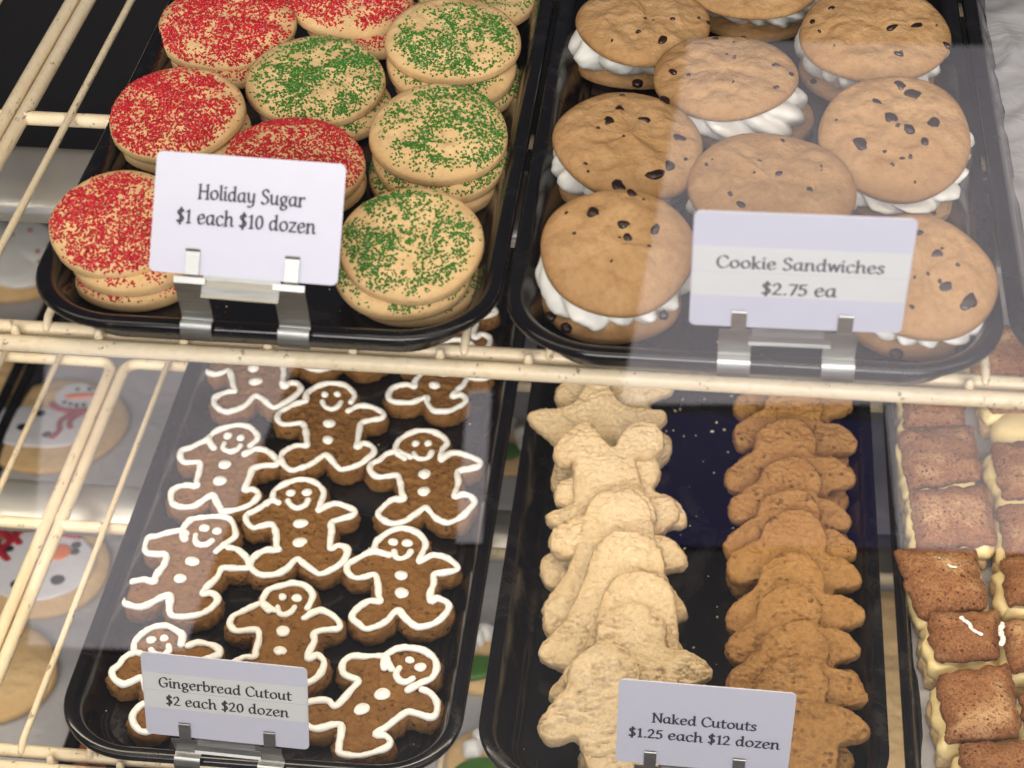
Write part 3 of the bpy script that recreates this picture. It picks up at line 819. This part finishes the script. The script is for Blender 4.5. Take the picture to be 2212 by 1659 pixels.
# ------------------------------------------------------------------ cinnamon cream squares
CS = 'cinnamon cream squares in the pan'
def quad_outline(Q, seed, rr=.0035):
    P = []
    n = 4
    for i in range(4):
        a, b, c = Q[i - 1], Q[i], Q[(i + 1) % 4]
        u = (a - b).normalized(); w = (c - b).normalized()
        for t in (0, .25, .5, .75, 1):
            p0, p1 = b + u * rr, b + w * rr
            P.append((p0 * (1 - t) ** 2 + b * 2 * t * (1 - t) + p1 * t * t))
    P = resample([(p.x, p.y, 0) for p in P], .0013)
    P = [Vector((p.x, p.y)) for p in P]
    return ccw([p + Vector((fbm((p.x, p.y), 120, 2, seed), fbm((p.x, p.y), 120, 2, seed + 4))) * .0022 for p in P])
def square(Q, seed, label, h=.0268, shift=(-.002, -.002), zt=None, tilt=0):
    rq = random.Random(seed * 5)
    W = [at(px, py, FLo + h) for px, py in Q]
    c = sum(W, Vector()) / 4
    L = [Vector((w.x - c.x, w.y - c.y)) for w in W]
    t = thing('cream_square', label, 'pastry', Matrix.Translation((c.x, c.y, FLo + .0012)), CS)
    O = quad_outline(L, seed)
    V, F = slab([p + Vector((shift[0], shift[1])) for p in O], .0075, .001, .002, seed, rough=.0004, side=.0008)
    mk('bottom_layer', V, F, M['square_side'], t)
    V, F = slab([p * 1.0 + Vector((shift[0] * .6, shift[1] * .6)) for p in offset(O, .0010 if seed % 2 else .0002, 8)], .0112, .0042, .002, seed + 3, rough=.0003, bulge=0, side=.0030, bscale=90, sf=60)
    o = mk('cream_layer', V, F, M['custard'], t); o.location.z = .0070
    V, F = slab(O, .0066, .0022, .0012, seed + 5, rough=.0009, bulge=.0048, side=.0008, bscale=120)
    o = mk('top_layer', V, F, M['cinnamon'], t, edge=slab.edge); o.location.z = .0178; o.rotation_euler = (math.radians(rq.uniform(-2, 6)), math.radians(rq.uniform(-4, 4)), 0)
    if seed in (5, 4):
        for k, (P, r) in enumerate((([(-.002, .006), (.002, .002), (.003, -.002), (.008, -.006)], .0013), ([(.021, .004), (.0195, -.002), (.0205, -.008), (.019, -.013)], .0016)) if seed == 5 else (([(-.006, .012), (-.003, .011)], .0008), ([(.002, .006), (.005, .004), (.007, .0045)], .0007))):
            pts = resample(spline([(x, y, 0) for x, y in P], 5), .0007, False)
            pts = [p + Vector((.0006 * fbm((p.x, p.y), 900, 2, k), .0006 * fbm((p.x, p.y), 900, 2, k + 7), .0292 if seed == 5 else .0290)) for p in pts]
            v, f = tube(pts, [r * (1 + .5 * fbm((p.x, p.y), 700, 2, k + 3)) for p in pts], 8, flat=.6, up=Vector((0, 0, 1)))
            mk('cream_smear', v, f, M['icing'], t)
    if seed == 8:
        v, f = lathe([(0, -.004), (.017, -.003), (.021, .003), (.020, .009), (.015, .0145), (.006, .0165), (0, .0168)], 40, lambda th, q: 1 + .06 * math.sin(2 * th + 1) + .03 * math.sin(5 * th + q))
        o = mk('cream_puff', v, f, M['custard'], t); o.location = (.0, -.026, .004)
    return t
SQ = [
 ([(1951, 822), (2096, 815), (2084, 912), (1954, 908)], 1, 'cinnamon square nearest the shelf rail in the left column of the pan'),
 ([(1940, 925), (2104, 913), (2123, 1019), (1964, 1042)], 2, 'cinnamon square second from the rail in the left column, light brown'),
 ([(1965, 1051), (2130, 1048), (2160, 1160), (1984, 1168)], 3, 'cinnamon square third from the rail in the left column, flaky top'),
 ([(1931, 1183), (2106, 1180), (2139, 1292), (1986, 1320)], 4, 'cinnamon square set askew to the left, fourth from the rail'),
 ([(1999, 1319), (2158, 1308), (2164, 1405), (2021, 1418)], 5, 'dark cinnamon square with a white smear of cream, fifth in the left column'),
 ([(2021, 1447), (2181, 1429), (2210, 1580), (2053, 1591)], 6, 'cinnamon square with a pale buttery patch, sixth in the left column'),
 ([(2074, 1603), (2240, 1592), (2265, 1725), (2100, 1735)], 7, 'cinnamon square at the bottom edge of the picture'),
 ([(2130, 815), (2280, 808), (2285, 872), (2140, 880)], 8, 'cinnamon square with a fat ball of cream, right column near the rail'),
 ([(2140, 950), (2300, 940), (2325, 1050), (2169, 1066)], 9, 'cinnamon square in the right column, second from the rail, cut off'),
 ([(2154, 1083), (2320, 1074), (2345, 1180), (2176, 1190)], 10, 'cinnamon square in the right column, third from the rail, cut off'),
 ([(2164, 1196), (2330, 1186), (2350, 1290), (2172, 1300)], 11, 'cinnamon square in the right column with thick yellow cream in front'),
 ([(2161, 1334), (2330, 1322), (2350, 1425), (2185, 1438)], 12, 'dark cinnamon square in the right column, fifth from the rail'),
 ([(2203, 1490), (2370, 1478), (2390, 1580), (2225, 1592)], 13, 'cinnamon square in the right column, lowest, only a corner showing'),
 ([(2092, 705), (2230, 698), (2240, 790), (2098, 798)], 14, 'cinnamon square seen above the shelf rail between the two upper trays'),
]
for Q, sd, lab in SQ: square(Q, sd, lab, shift=(-.004, -.003) if sd not in (4,) else (.002, -.001))

# ------------------------------------------------------------------ price cards
def mirror2(P): return P
GL = {
 'H': (122, [[(18, 0), (18, 150)], [(98, 0), (98, 150)], [(18, 80), (98, 80)], [(4, 147), (24, 151)], [(84, 147), (104, 151)], [(4, 2), (34, 2)], [(84, 2), (114, 2)]]),
 'o': (100, ['O', (50, 50, 36, 46)]),
 'l': (46, [[(6, 147), (19, 155)], [(19, 155), (20, 22), (29, 4), (40, 6)]]),
 'i': (46, [[(6, 92), (19, 99)], [(19, 99), (20, 20), (28, 4), (40, 6)], [(16, 130), (24, 140)], [(24, 130), (16, 140)]]),
 'd': (102, [[(74, 74), (58, 93), (34, 94), (14, 66), (14, 34), (30, 4), (54, 10), (74, 36)], [(62, 147), (75, 155)], [(75, 155), (75, 22), (82, 4), (94, 6)]]),
 'a': (102, [[(74, 90), (46, 96), (20, 78), (13, 40), (28, 6), (52, 8), (74, 40)], [(75, 97), (75, 22), (82, 4), (94, 6)]]),
 'y': (96, [[(8, 96), (17, 96), (20, 34), (36, 8), (58, 14), (75, 40)], [(75, 99), (74, 0), (62, -34), (38, -44), (16, -36)]]),
 'S': (96, [[(80, 122), (64, 146), (34, 146), (18, 118), (30, 92), (62, 70), (80, 42), (66, 10), (36, -1), (10, 18)]]),
 'u': (104, [[(6, 96), (17, 96), (19, 30), (34, 6), (56, 10), (75, 40)], [(75, 98), (75, 22), (82, 4), (96, 6)]]),
 'g': (94, [['O'], (42, 60, 28, 35), [(64, 82), (86, 96)], [(32, 26), (22, 10), (44, 4), (70, -2), (78, -22), (58, -44), (28, -42), (14, -24), (28, -4)]]),
 'r': (74, [[(6, 92), (19, 99)], [(19, 99), (20, 0)], [(20, 60), (38, 92), (58, 97), (68, 84)], [(6, 2), (36, 2)]]),
 '$': (88, [[(68, 112), (52, 130), (28, 128), (14, 106), (26, 82), (54, 66), (68, 42), (54, 12), (28, 6), (8, 22)], [(42, 152), (40, -18)]]),
 '1': (72, [[(16, 112), (38, 132)], [(38, 132), (38, 2)], [(20, 2), (56, 2)]]),
 'e': (90, [[(15, 46), (74, 62)], [(74, 62), (66, 88), (44, 97), (20, 80), (12, 46), (26, 8), (52, 2), (80, 22)]]),
 'c': (86, [[(74, 80), (60, 96), (40, 97), (18, 78), (12, 44), (28, 6), (54, 2), (78, 20)]]),
 'h': (104, [[(6, 147), (19, 155)], [(19, 155), (20, 0)], [(20, 58), (40, 92), (62, 96), (76, 74), (76, 22), (84, 4), (96, 6)], [(8, 2), (32, 2)]]),
 '0': (92, ['O', (46, 66, 32, 64)]),
 'z': (86, [[(12, 95), (72, 95)], [(72, 95), (12, 4)], [(12, 4), (76, 4)]]),
 'n': (106, [[(6, 92), (19, 99)], [(19, 99), (20, 0)], [(20, 58), (40, 92), (62, 96), (76, 74), (76, 22), (84, 4), (98, 6)], [(8, 2), (32, 2)]]),
 'C': (118, [[(106, 116), (86, 146), (54, 148), (24, 122), (12, 72), (26, 22), (58, 0), (90, 6), (110, 28)]]),
 'k': (94, [[(6, 147), (19, 155)], [(19, 155), (20, 0)], [(72, 98), (24, 46)], [(36, 58), (62, 12), (78, 3), (90, 8)], [(8, 2), (32, 2)]]),
 'w': (120, [[(2, 97), (16, 97)], [(16, 97), (34, 3)], [(34, 3), (60, 96)], [(60, 96), (86, 3)], [(86, 3), (110, 97)]]),
 's': (74, [[(60, 82), (46, 97), (26, 96), (15, 76), (28, 58), (50, 42), (58, 22), (42, 3), (20, 3), (6, 16)]]),
 '2': (88, [[(10, 102), (24, 128), (48, 130), (64, 104), (54, 68), (10, 5)], [(10, 5), (76, 5)]]),
 '.': (46, [[(18, 4), (26, 12)], [(18, 12), (26, 4)]]),
 '7': (80, [[(8, 124), (72, 124)], [(72, 124), (30, 0)]]),
 '5': (84, [[(68, 126), (22, 126)], [(22, 126), (18, 74)], [(18, 74), (48, 80), (66, 54), (60, 18), (34, 2), (8, 14)]]),
 'G': (124, [[(106, 118), (86, 146), (54, 148), (24, 122), (12, 72), (26, 22), (58, 0), (100, 14)], [(100, 14), (100, 64)], [(70, 64), (112, 64)]]),
 'b': (98, [[(6, 147), (19, 155)], [(19, 155), (19, 18)], [(19, 62), (40, 94), (66, 92), (82, 54), (68, 12), (42, 2), (19, 18)]]),
 't': (68, [[(26, 130), (25, 26), (36, 4), (60, 8)], [(4, 95), (60, 95)]]),
 'N': (120, [[(18, 0), (18, 150)], [(18, 150), (100, 2)], [(100, 2), (100, 150)], [(4, 148), (20, 151)], [(86, 149), (114, 149)], [(4, 2), (34, 2)]]),
 ' ': (52, []),
}
def text_mesh(s, width, z):
    """lettering written with a broad nib; returns verts and faces, baseline from (0, 0), scaled to the width"""
    wn, tn, ang = 22.0, 8.5, math.radians(28)
    ca, sa = math.cos(ang), math.sin(ang)
    nib = [(wn / 2 * math.cos(a), tn / 2 * math.sin(a)) for a in [PI / 4 + PI / 2 * k for k in range(4)]]
    nib = [(1.41 * (x * ca - y * sa), 1.41 * (x * sa + y * ca)) for x, y in nib]
    polys = []; x0 = 0
    for chx in s:
        adv, strokes = GL[chx]
        items = list(strokes); k = 0
        while k < len(items):
            st = items[k]
            if st == 'O' or st == ['O']:
                cx, cy, rx, ry = items[k + 1]; k += 2
                pts = [(cx + rx * math.cos(2 * PI * q / 28), cy + ry * math.sin(2 * PI * q / 28)) for q in range(29)]
            else:
                k += 1
                pts = st if len(st) == 2 else [(p.x, p.y) for p in spline([(a, b, 0) for a, b in st], 6)]
            for (ax, ay), (bx, by) in zip(pts, pts[1:]):
                H = [(ax + x0 + nx, ay + ny) for nx, ny in nib] + [(bx + x0 + nx, by + ny) for nx, ny in nib]
                polys.append(hull(H))
        x0 += adv
    sc = width / x0
    V, F = [], []; lift = 0
    for q in polys:
        b = len(V); lift = (lift + 1) % 40
        V += [(x * sc, y * sc, z + lift * 1.5e-6) for x, y in q]; F.append(tuple(range(b, b + len(q))))
    return V, F
def hull(P):
    P = sorted(set(P))
    def half(pts):
        h = []
        for p in pts:
            while len(h) > 1 and (h[-1][0] - h[-2][0]) * (p[1] - h[-2][1]) - (h[-1][1] - h[-2][1]) * (p[0] - h[-2][0]) <= 0: h.pop()
            h.append(p)
        return h
    a, b = half(P), half(P[::-1]); return a[:-1] + b[:-1]
def rrect(x0, x1, y0, y1, r, n=6):
    P = []
    for cx, cy, a0 in ((x1 - r, y0 + r, -90), (x1 - r, y1 - r, 0), (x0 + r, y1 - r, 90), (x0 + r, y0 + r, 180)):
        for k in range(n + 1):
            a = math.radians(a0 + 90 * k / n); P.append((cx + r * math.cos(a), cy + r * math.sin(a)))
    return P
def prism(P, z0, z1):
    n = len(P); V = [(x, y, z0) for x, y in P] + [(x, y, z1) for x, y in P]
    return V, [tuple(reversed(range(n))), tuple(range(n, 2 * n))] + [(i, (i + 1) % n, n + (i + 1) % n, n + i) for i in range(n)]
def card(base, tilt, yaw, roll, w, h, lines, strips, label, cname, rim, tabs=(.19, .76), clip_label='', tones=False, legdrop=.0):
    Mx = (Matrix.Translation(base) @ Matrix.Rotation(math.radians(yaw), 4, 'Z') @
          Matrix.Rotation(PI / 2 - math.radians(tilt), 4, 'X') @ Matrix.Rotation(math.radians(roll), 4, 'Z'))
    t = thing('price_card', label, 'price card', Mx, 'price cards on metal clips')
    v, f = prism(rrect(-w / 2, w / 2, 0, h, .0030), -.0008, 0.0)
    mk('card_face', v, f, M['card'], t, smooth=False)
    for a, b in strips:
        v, f = prism(rrect(-w / 2 + .0006, w / 2 - .0006, h * (1 - b) + .00018, h * (1 - a), .0002, 1), .00008, .00022)
        mk('paper_strip', v, f, M['strip'], t, smooth=False)
    for s, u0, u1, vb, dv in lines:
        V, F = text_mesh(s, (u1 - u0) * w, .00032)
        o = mk('lettering', V, F, M['ink'], t, smooth=False)
        o.location = (-w / 2 + u0 * w, h * (1 - vb), 0)
        o.rotation_euler = (0, 0, -math.radians(dv))
    # metal clip, a thing of its own: tabs in front of the card, two legs bent over the tray rim
    c = thing('card_clip', clip_label, 'metal clip', Mx, 'metal card clips on tray rims')
    inv = Mx.inverted()
    def strip(name, pts, x0, x1, th=.0005):
        V, F = [], []
        for x in (x0, x1):
            V += [(x, p[0], p[1]) for p in pts]
        n = len(pts)
        for i in range(n - 1): F.append((i, i + 1, n + i + 1, n + i))
        o = mk(name, V, F, M['steel'], c, smooth=False)
        md = o.modifiers.new('thick', 'SOLIDIFY'); md.thickness = th; md.offset = 0
        return o
    # card frame: y up the card, z to the viewer
    def wp(dy, dz):                                          # world offsets from the tray rim edge to card frame (y, z)
        q = inv @ Vector((base.x, rim[0] + dy, rim[1] + dz)); return (q.y, q.z)
    xl, xr = -w / 2 + tabs[0] * w, -w / 2 + tabs[1] * w
    tw = .0032
    for xm, s in ((xl + tw, -1), (xr + tw, 1)):
        tab = [(-.0012, .0004), (.0, .0010), (.004, .0011), (.0085, .0012), (.0102, .0013), (.0110, .0021)]
        strip('clip_tab', tab, xm - tw, xm + tw)
        a = (-.0012, .0004)
        leg = [a, (-.004, .0002)]
        q1, q2, q3, q4, q5 = wp(.002, .0045), wp(-.0015, .0030), wp(-.0030, .0002), wp(-.0032, -.0030), wp(-.0020, -.0060)
        P = spline([(p[0], p[1], 0) for p in (leg[-1], q1, q2, q3, q4, q5)], 6)
        pts = [a] + [(p.x, p.y) for p in P]
        cx = xm - .0010
        strip('clip_leg', pts, cx - .0072, cx + .0072)
        mk('clip_gusset', [(xm - tw, -.0012, .0005), (xm + tw, -.0012, .0005), (cx + .0072, -.0042, .0003), (cx - .0072, -.0042, .0003)], [(0, 1, 2, 3)], M['steel'], c, smooth=False)
    strip('clip_plate', [(.004, -.0012), (-.002, -.0009), (-.0052, .0000), (-.0085, .0004), (-.0100, .0012)], xl + .008, xr - .002)
    strip('clip_back', [(.012, -.0016), (.004, -.0012)], xl - .002, xr + .008)
rimU = (-.0372, .0); rimU2 = (-.0402, .0); rimL = (-.0292, RIM_L)
card(Vector((-.1144, -.038, .0295)), 36, -2.3, -.08, .0856, .0535,
     [('Holiday Sugar', .235, .80, .372, 0.4), ('$1 each $10 dozen', .128, .868, .578, 0.6)], [],
     'white price card reading Holiday Sugar, leaning back before the sugar cookies', 'hol', rimU, (.195, .722), 'shiny metal clip holding the Holiday Sugar card on the tray rim')
card(Vector((.1287, -.042, .0213)), -9, .58, .45, .0911, .0666,
     [('Cookie Sandwiches', .112, .884, .468, 0), ('$2.75 ea', .33, .68, .69, 0)], [(.29, .505), (.51, .72)],
     'upright white price card reading Cookie Sandwiches before the chip cookies', 'cook', rimU2, (.2, .70), 'metal clip holding the Cookie Sandwiches card on the tray rim')
card(Vector((-.1524, -.032, -.2844)), 5.6, -.4, -1.84, .0894, .0575,
     [('Gingerbread Cutout', .098, .905, .395, .4), ('$2 each $20 dozen', .135, .885, .607, .4)], [(.226, .437), (.443, .66)],
     'white price card reading Gingerbread Cutout before the gingerbread men', 'ging', rimL, (.205, .725), 'metal clip holding the Gingerbread Cutout card on the tray rim')
card(Vector((.103, -.032, -.278)), 1.4, -.66, -.3, .0907, .061,
     [('Naked Cutouts', .2, .798, .476, .2), ('$1.25 each $12 dozen', .068, .94, .67, .5)], [],
     'white price card reading Naked Cutouts before the plain cookies', 'nak', rimL, (.165, .68), 'dark metal clip holding the Naked Cutouts card at the bottom edge')

# ------------------------------------------------------------------ bottom deck, seen through the wires and gaps
ZD = -.606
def deck_tray(x0, x1, y0, y1, label, mat='tray'):
    tray(x0, x1, y0, y1, ZD + .012, label, depth=.020, r=.02, mat=mat, group='trays on the bottom deck', steep=True, lip=.009)
deck_tray(-.80, -.525, .12, .98, 'black paper-lined deck tray at the far left below the shelves')
deck_tray(-.522, -.352, .05, .98, 'black deck tray under the snowman cookies')
deck_tray(-.349, -.193, .05, .98, 'red-brown rimmed deck tray, dark inside, right of the snowman cookies', 'red_rim')
deck_tray(-.19, .045, .02, .98, 'deck tray seen in the gap between the two lower trays')
deck_tray(.12, .36, .02, .98, 'deck tray seen in the gap left of the cinnamon pan')
sheet('wax_paper', -.785, -.541, .14, .96, ZD - .007, 'grey wax paper under the frosted cookie at far left', .0012, 30, 80, 8)
sheet('wax_paper', -.508, -.366, .07, .96, ZD - .007, 'grey wax paper under the snowman cookies', .0012, 24, 80, 9)
sheet('wax_paper', -.175, .03, .04, .96, ZD - .007, 'grey wax paper seen between the two lower trays', .0012, 24, 80, 10)
sheet('wax_paper', .135, .345, .04, .96, ZD - .007, 'grey wax paper seen left of the cinnamon pan', .0012, 24, 80, 11)
zk = ZD - .0055
def blob(P, T, seed, inset=.002, grid=.0025):
    O = ccw([Vector((p.x, p.y)) for p in resample(spline([(x, y, 0) for x, y in P], 6, True), .002)])
    return slab(O, T, inset, grid, seed, rough=.0003, bulge=.001, side=.0003, bscale=60)
def base_cookie(x, y, R, T, label, name, mat='sugar_dough', cat='cookie', group=None, seed=1, rot=0):
    t = thing(name, label, cat, Matrix.Translation((x, y, zk)) @ Matrix.Rotation(rot, 4, 'Z'), group)
    V, F, top, rad = disc(R, T, seed); mk('dough', V, F, M[mat], t, edge=disc.edge)
    return t
def put(name, V, F, mat, t, loc=(0, 0, 0), rot=0):
    o = mk(name, V, F, M[mat], t); o.location = loc; o.rotation_euler = (0, 0, rot); return o
def circ(cx, cy, rx, ry, n=14): return [(cx + rx * math.cos(2 * PI * k / n), cy + ry * math.sin(2 * PI * k / n)) for k in range(n)]
def coal(t, x, y, r, T, mat='black_icing', name='icing_coal'):
    v, f = lathe([(r, -.001), (r, .0006), (r * .7, .0014), (0, .0018)], 14); put(name, v, f, mat, t, (x, y, T))
# snowman face cookie near the front
c = at(95, 1206, zk + .012); T = .012
t = base_cookie(c.x - .003, c.y - .004, .058, T, 'round snowman face cookie with orange nose, seen through the wires at lower left', 'snowman_cookie', group='snowman cookies on the deck', seed=61)
V, F = blob(circ(.001, -.004, .046, .042), .0022, 3); put('icing_face', V, F, 'white_flood', t, (0, 0, T - .0008))
V, F = blob([(.004, .0), (.002, .012), (.010, .016), (.018, .014), (.020, .006), (.012, -.003)], .003, 4); put('icing_nose', V, F, 'orange_icing', t, (.004, .003, T + .0012))
for x, y in ((.026, .020), (.027, .012), (-.028, .010)): coal(t, x, y, .0042, T + .0018)
coal(t, .022, -.022, .0062, T + .0016); coal(t, -.010, -.030, .005, T + .0016)
for Q in ([(-.040, .030), (-.030, .020), (-.034, .008), (-.026, -.002)], [(-.05, .0), (-.046, .012), (-.05, .024)], [(-.024, .036), (-.028, .026), (-.022, .018)]):
    v, f = tube([(p.x, p.y, T + .002) for p in spline([(a, b, 0) for a, b in Q], 6)], .0034, 8, flat=.6, up=Vector((0, 0, 1))); put('icing_scarf', v, f, 'red_icing', t)
P = [(-.052, .012), (-.044, .022), (-.036, .004), (-.044, -.010), (-.036, -.022)]
v, f = tube([(x, y, T + .002) for x, y in [(p.x, p.y) for p in spline([(a, b, 0) for a, b in P], 6)]], .0032, 8, flat=.6, up=Vector((0, 0, 1))); put('icing_scarf', v, f, 'red_icing', t)
v, f = tube([(x, y, T + .0022) for x, y in [(p.x, p.y) for p in spline([(-.03, .034, 0), (-.01, .036, 0), (.012, .032, 0), (.024, .030, 0)], 6)]], .0032, 8, flat=.6, up=Vector((0, 0, 1))); put('icing_scarf', v, f, 'red_icing', t)
# full snowman cookie behind the housing
c = at(118, 905, zk + .012)
t = base_cookie(c.x, c.y, .064, T, 'round cookie with a whole iced snowman in red scarf, behind the lower lamp housing', 'snowman_cookie', group='snowman cookies on the deck', seed=62, rot=-.15)
V, F = blob([(-.058, -.026), (-.03, -.042), (.0, -.040), (.028, -.030), (.036, -.008), (.024, .010), (.008, .012), (.022, .024), (.020, .044), (.006, .054), (-.010, .046), (-.012, .028), (-.004, .014), (-.03, .010), (-.056, -.002)], .0022, 6); put('icing_snowman', V, F, 'white_flood', t, (0, 0, T - .0008))
V, F = blob([(-.004, .030), (.006, .036), (.022, .040), (.022, .036), (.004, .028)], .0025, 7); put('icing_nose', V, F, 'orange_icing', t, (0, 0, T + .0012))
for x, y in ((.0, .022), (.006, .021), (.012, .021), (.018, .023), (.004, .042), (.014, .045)): coal(t, x, y, .0024, T + .0016)
coal(t, -.014, .002, .0046, T + .0016); coal(t, -.022, -.020, .0052, T + .0016); coal(t, .004, -.024, .0046, T + .0016)
for P in ([(-.010, .016), (.004, .011), (.022, .015), (.032, .012)], [(.014, .010), (.008, -.004), (.012, -.016), (.010, -.026)], [(.02, .010), (.016, -.002), (.02, -.010)]):
    v, f = tube([(p.x, p.y, T + .0022) for p in spline([(a, b, 0) for a, b in P], 6)], .0030, 8, flat=.6, up=Vector((0, 0, 1))); put('icing_scarf', v, f, 'red_icing', t)
# frosted cookie at the far left, above the front rail
c = at(30, 545, zk + .02)
t = base_cookie(c.x, c.y, .062, .016, 'thick cookie with white swirled frosting and red and green specks, far left', 'frosted_cookie', seed=63)
V, F = swirl(.052, .014, 5, 3, .6); put('frosting', V, F, 'cream', t, (0, 0, .012))
for a, q, mt_ in ((.2, .8, 'green_icing'), (1.3, .7, 'red_icing'), (.7, .95, 'red_icing'), (-.6, .9, 'red_icing'), (1.9, .5, 'green_icing'), (-.2, .6, 'red_icing')):
    v, f = lathe([(.0026, -.001), (.0024, .001), (0, .0022)], 8); put('sprinkle', v, f, mt_, t, (.045 * q * math.cos(a), .045 * q * math.sin(a), .026))
# plain cookies
c = at(-22, 1440, zk + .012); base_cookie(c.x, c.y, .052, .014, 'plain tan cookie at the bottom left edge of the picture', 'plain_cookie', 'sugar_dough', seed=64)
c = at(-60, 800, zk + .012); base_cookie(c.x, c.y, .05, .014, 'plain tan cookie glimpsed at the left edge under the front rail', 'plain_cookie', 'sugar_dough', seed=65)
for (px, py, sd, lab) in ((1932, 1350, 66, 'tan cookie seen in the gap left of the cinnamon pan, farther one'), (1938, 1490, 67, 'tan cookie seen in the gap left of the cinnamon pan, middle one'), (1950, 1620, 68, 'tan cookie seen in the gap left of the cinnamon pan, nearest one')):
    c = at(px, py, zk + .012); base_cookie(c.x, c.y, .044, .014, lab, 'plain_cookie', 'sugar_dough', seed=sd)
# holly-topped cookies between the lower trays
for (px, py, sd, lab) in ((1052, 1405, 71, 'cookie with white frosting and green leaf in the gap between lower trays, farther'), (1068, 1625, 72, 'cookie with white frosting and green leaf in the gap between lower trays, nearer'), (1100, 945, 73, 'frosted cookie far back in the gap between the lower trays')):
    c = at(px, py, zk + .016)
    t = base_cookie(c.x, c.y, .036, .012, lab, 'holly_cookie', seed=sd, group='holly cookies on the deck')
    for k, (x, y) in enumerate(((-.010, .014), (-.016, .002), (-.004, .020), (.012, .006), (.016, -.008))):
        v, f = lathe([(.006, 0), (.0085, .004), (.0075, .009), (.004, .013), (0, .014)], 20, lambda th, q: 1 + .1 * math.sin(5 * th)); put('frosting_puff', v, f, 'cream', t, (x, y, .010))
    V, F = blob([(-.028, -.018), (-.014, -.006), (.004, -.006), (.012, -.018), (-.002, -.028), (-.018, -.030)], .006, sd, .003); put('frosting_leaf', V, F, 'green_icing', t, (0, 0, .011))

# ------------------------------------------------------------------ crumbs and small things
rnd = random.Random(8)
def crumbs(n, x0, x1, y0, y1, z, mat, label, smin=.0002, smax=.0006, name='crumbs'):
    V, F = [], []
    for _ in range(n):
        s = rnd.uniform(smin, smax) * (1.6 if rnd.random() < .12 else 1)
        rot = Matrix.Rotation(rnd.uniform(0, 6.3), 3, Vector((rnd.gauss(0, 1), rnd.gauss(0, 1), rnd.gauss(0, 1))).normalized())
        c = Vector((rnd.uniform(x0, x1), rnd.uniform(y0, y1), z + s * .6)); b = len(V)
        V += [tuple(c + rot @ (Vector((g[0] * rnd.uniform(.6, 1.2), g[1], g[2] * .6)) * s)) for g in GR]; F += [tuple(i + b for i in q) for q in GF]
    return tag(mk(name, V, F, M[mat], smooth=False), label, 'crumbs', kind='stuff')
crumbs(170, .004, .180, -.01, .36, FLo, 'cardboard', 'pale crumbs scattered on the black plain-cutout tray', .0002, .0007)
crumbs(50, -.24, -.055, .0, .33, FLo, 'icing', 'bits of icing and crumbs on the gingerbread tray', .0002, .0005)
crumbs(90, -.20, -.03, -.015, .30, FU, 'cardboard', 'crumbs on the sugar cookie tray', .0002, .0005)
crumbs(120, -.20, -.12, -.015, .30, FU, 'red_sugar', 'loose red sugar grains on the left of the sugar cookie tray', .0002, .00045)
crumbs(120, -.11, -.03, -.015, .30, FU, 'green_sugar', 'loose green sugar grains on the right of the sugar cookie tray', .0002, .00045)
crumbs(80, .02, .20, -.015, .30, FU, 'cardboard', 'cookie crumbs on the chip sandwich tray', .0002, .0006)

# ------------------------------------------------------------------ front glass and the shop floor with added patches it mirrors
def mat_floor(name, c, r=.5):
    t = NT(name); co = t.coord(False)
    return t.out(t.ramp(t.noise(co, 6, 4), [(.3, c), (.7, tuple(x * .85 for x in c))]), r)
Mfl, Mpale, Mnavy = mat_floor('dark_floor', (.005, .0045, .006)), mat_floor('reflector_pale', (.88, .83, .87), .4), mat_floor('reflector_navy', (.035, .032, .12), .8)  # pale and navy are colours of the added reflector patches
v, f = box(-6, 6, -7, -.25, -1.20, -1.15); tag(mk('shop_floor', v, f, Mfl, smooth=False), kind='structure')
def patch(name, P, m, z=-1.144):  # unseen sheet added on the floor, shaped for a reflection in the glass
    v, f = prism(P, -1.149, z); tag(mk(name, v, f, m, smooth=False), kind='structure')
patch('pale_reflection_patch', [(-.002, -1.515), (.583, -1.57), (.687, -2.539), (.055, -2.518)], Mpale)
patch('navy_reflection_patch', [(-.008, -1.239), (.345, -1.268), (.340, -1.510), (-.005, -1.500)], Mnavy)  # added navy sheet, gives the dark blue area mirrored in the glass
patch('pale_reflection_patch', [(.352, -1.268), (.552, -1.276), (.582, -1.555), (.346, -1.545)], Mpale)
patch('pale_reflection_patch', [(-0.657, -1.006), (-0.475, -1.016), (-0.473, -1.185), (-0.455, -1.446), (-0.448, -1.572), (-0.795, -1.561)], Mpale)
patch('pale_reflection_patch', [(-.185, -1.227), (-.154, -1.23), (-.175, -1.529), (-.207, -1.526)], Mpale)
t = NT('clear_glass')
tr = t.new('ShaderNodeBsdfTransparent'); gl = t.new('ShaderNodeBsdfGlossy', i_Roughness=0.0)
fr_ = t.new('ShaderNodeFresnel', i_IOR=1.52); mx = t.new('ShaderNodeMixShader')
k = t.math('MULTIPLY', fr_.outputs[0], 2.2)
t.lk(k, mx.inputs[0]); t.lk(tr.outputs[0], mx.inputs[1]); t.lk(gl.outputs[0], mx.inputs[2])
t.lk(mx.outputs[0], t.n['Material Output'].inputs['Surface'])
tag(mk('glass_pane', [(-1.2, -.085, -.68), (1.2, -.085, -.68), (1.2, -.085, .50), (-1.2, -.085, .50)], [(0, 1, 2, 3)], t.m, smooth=False), 'clear front glass pane of the display case with faint pale reflections', 'glass pane')
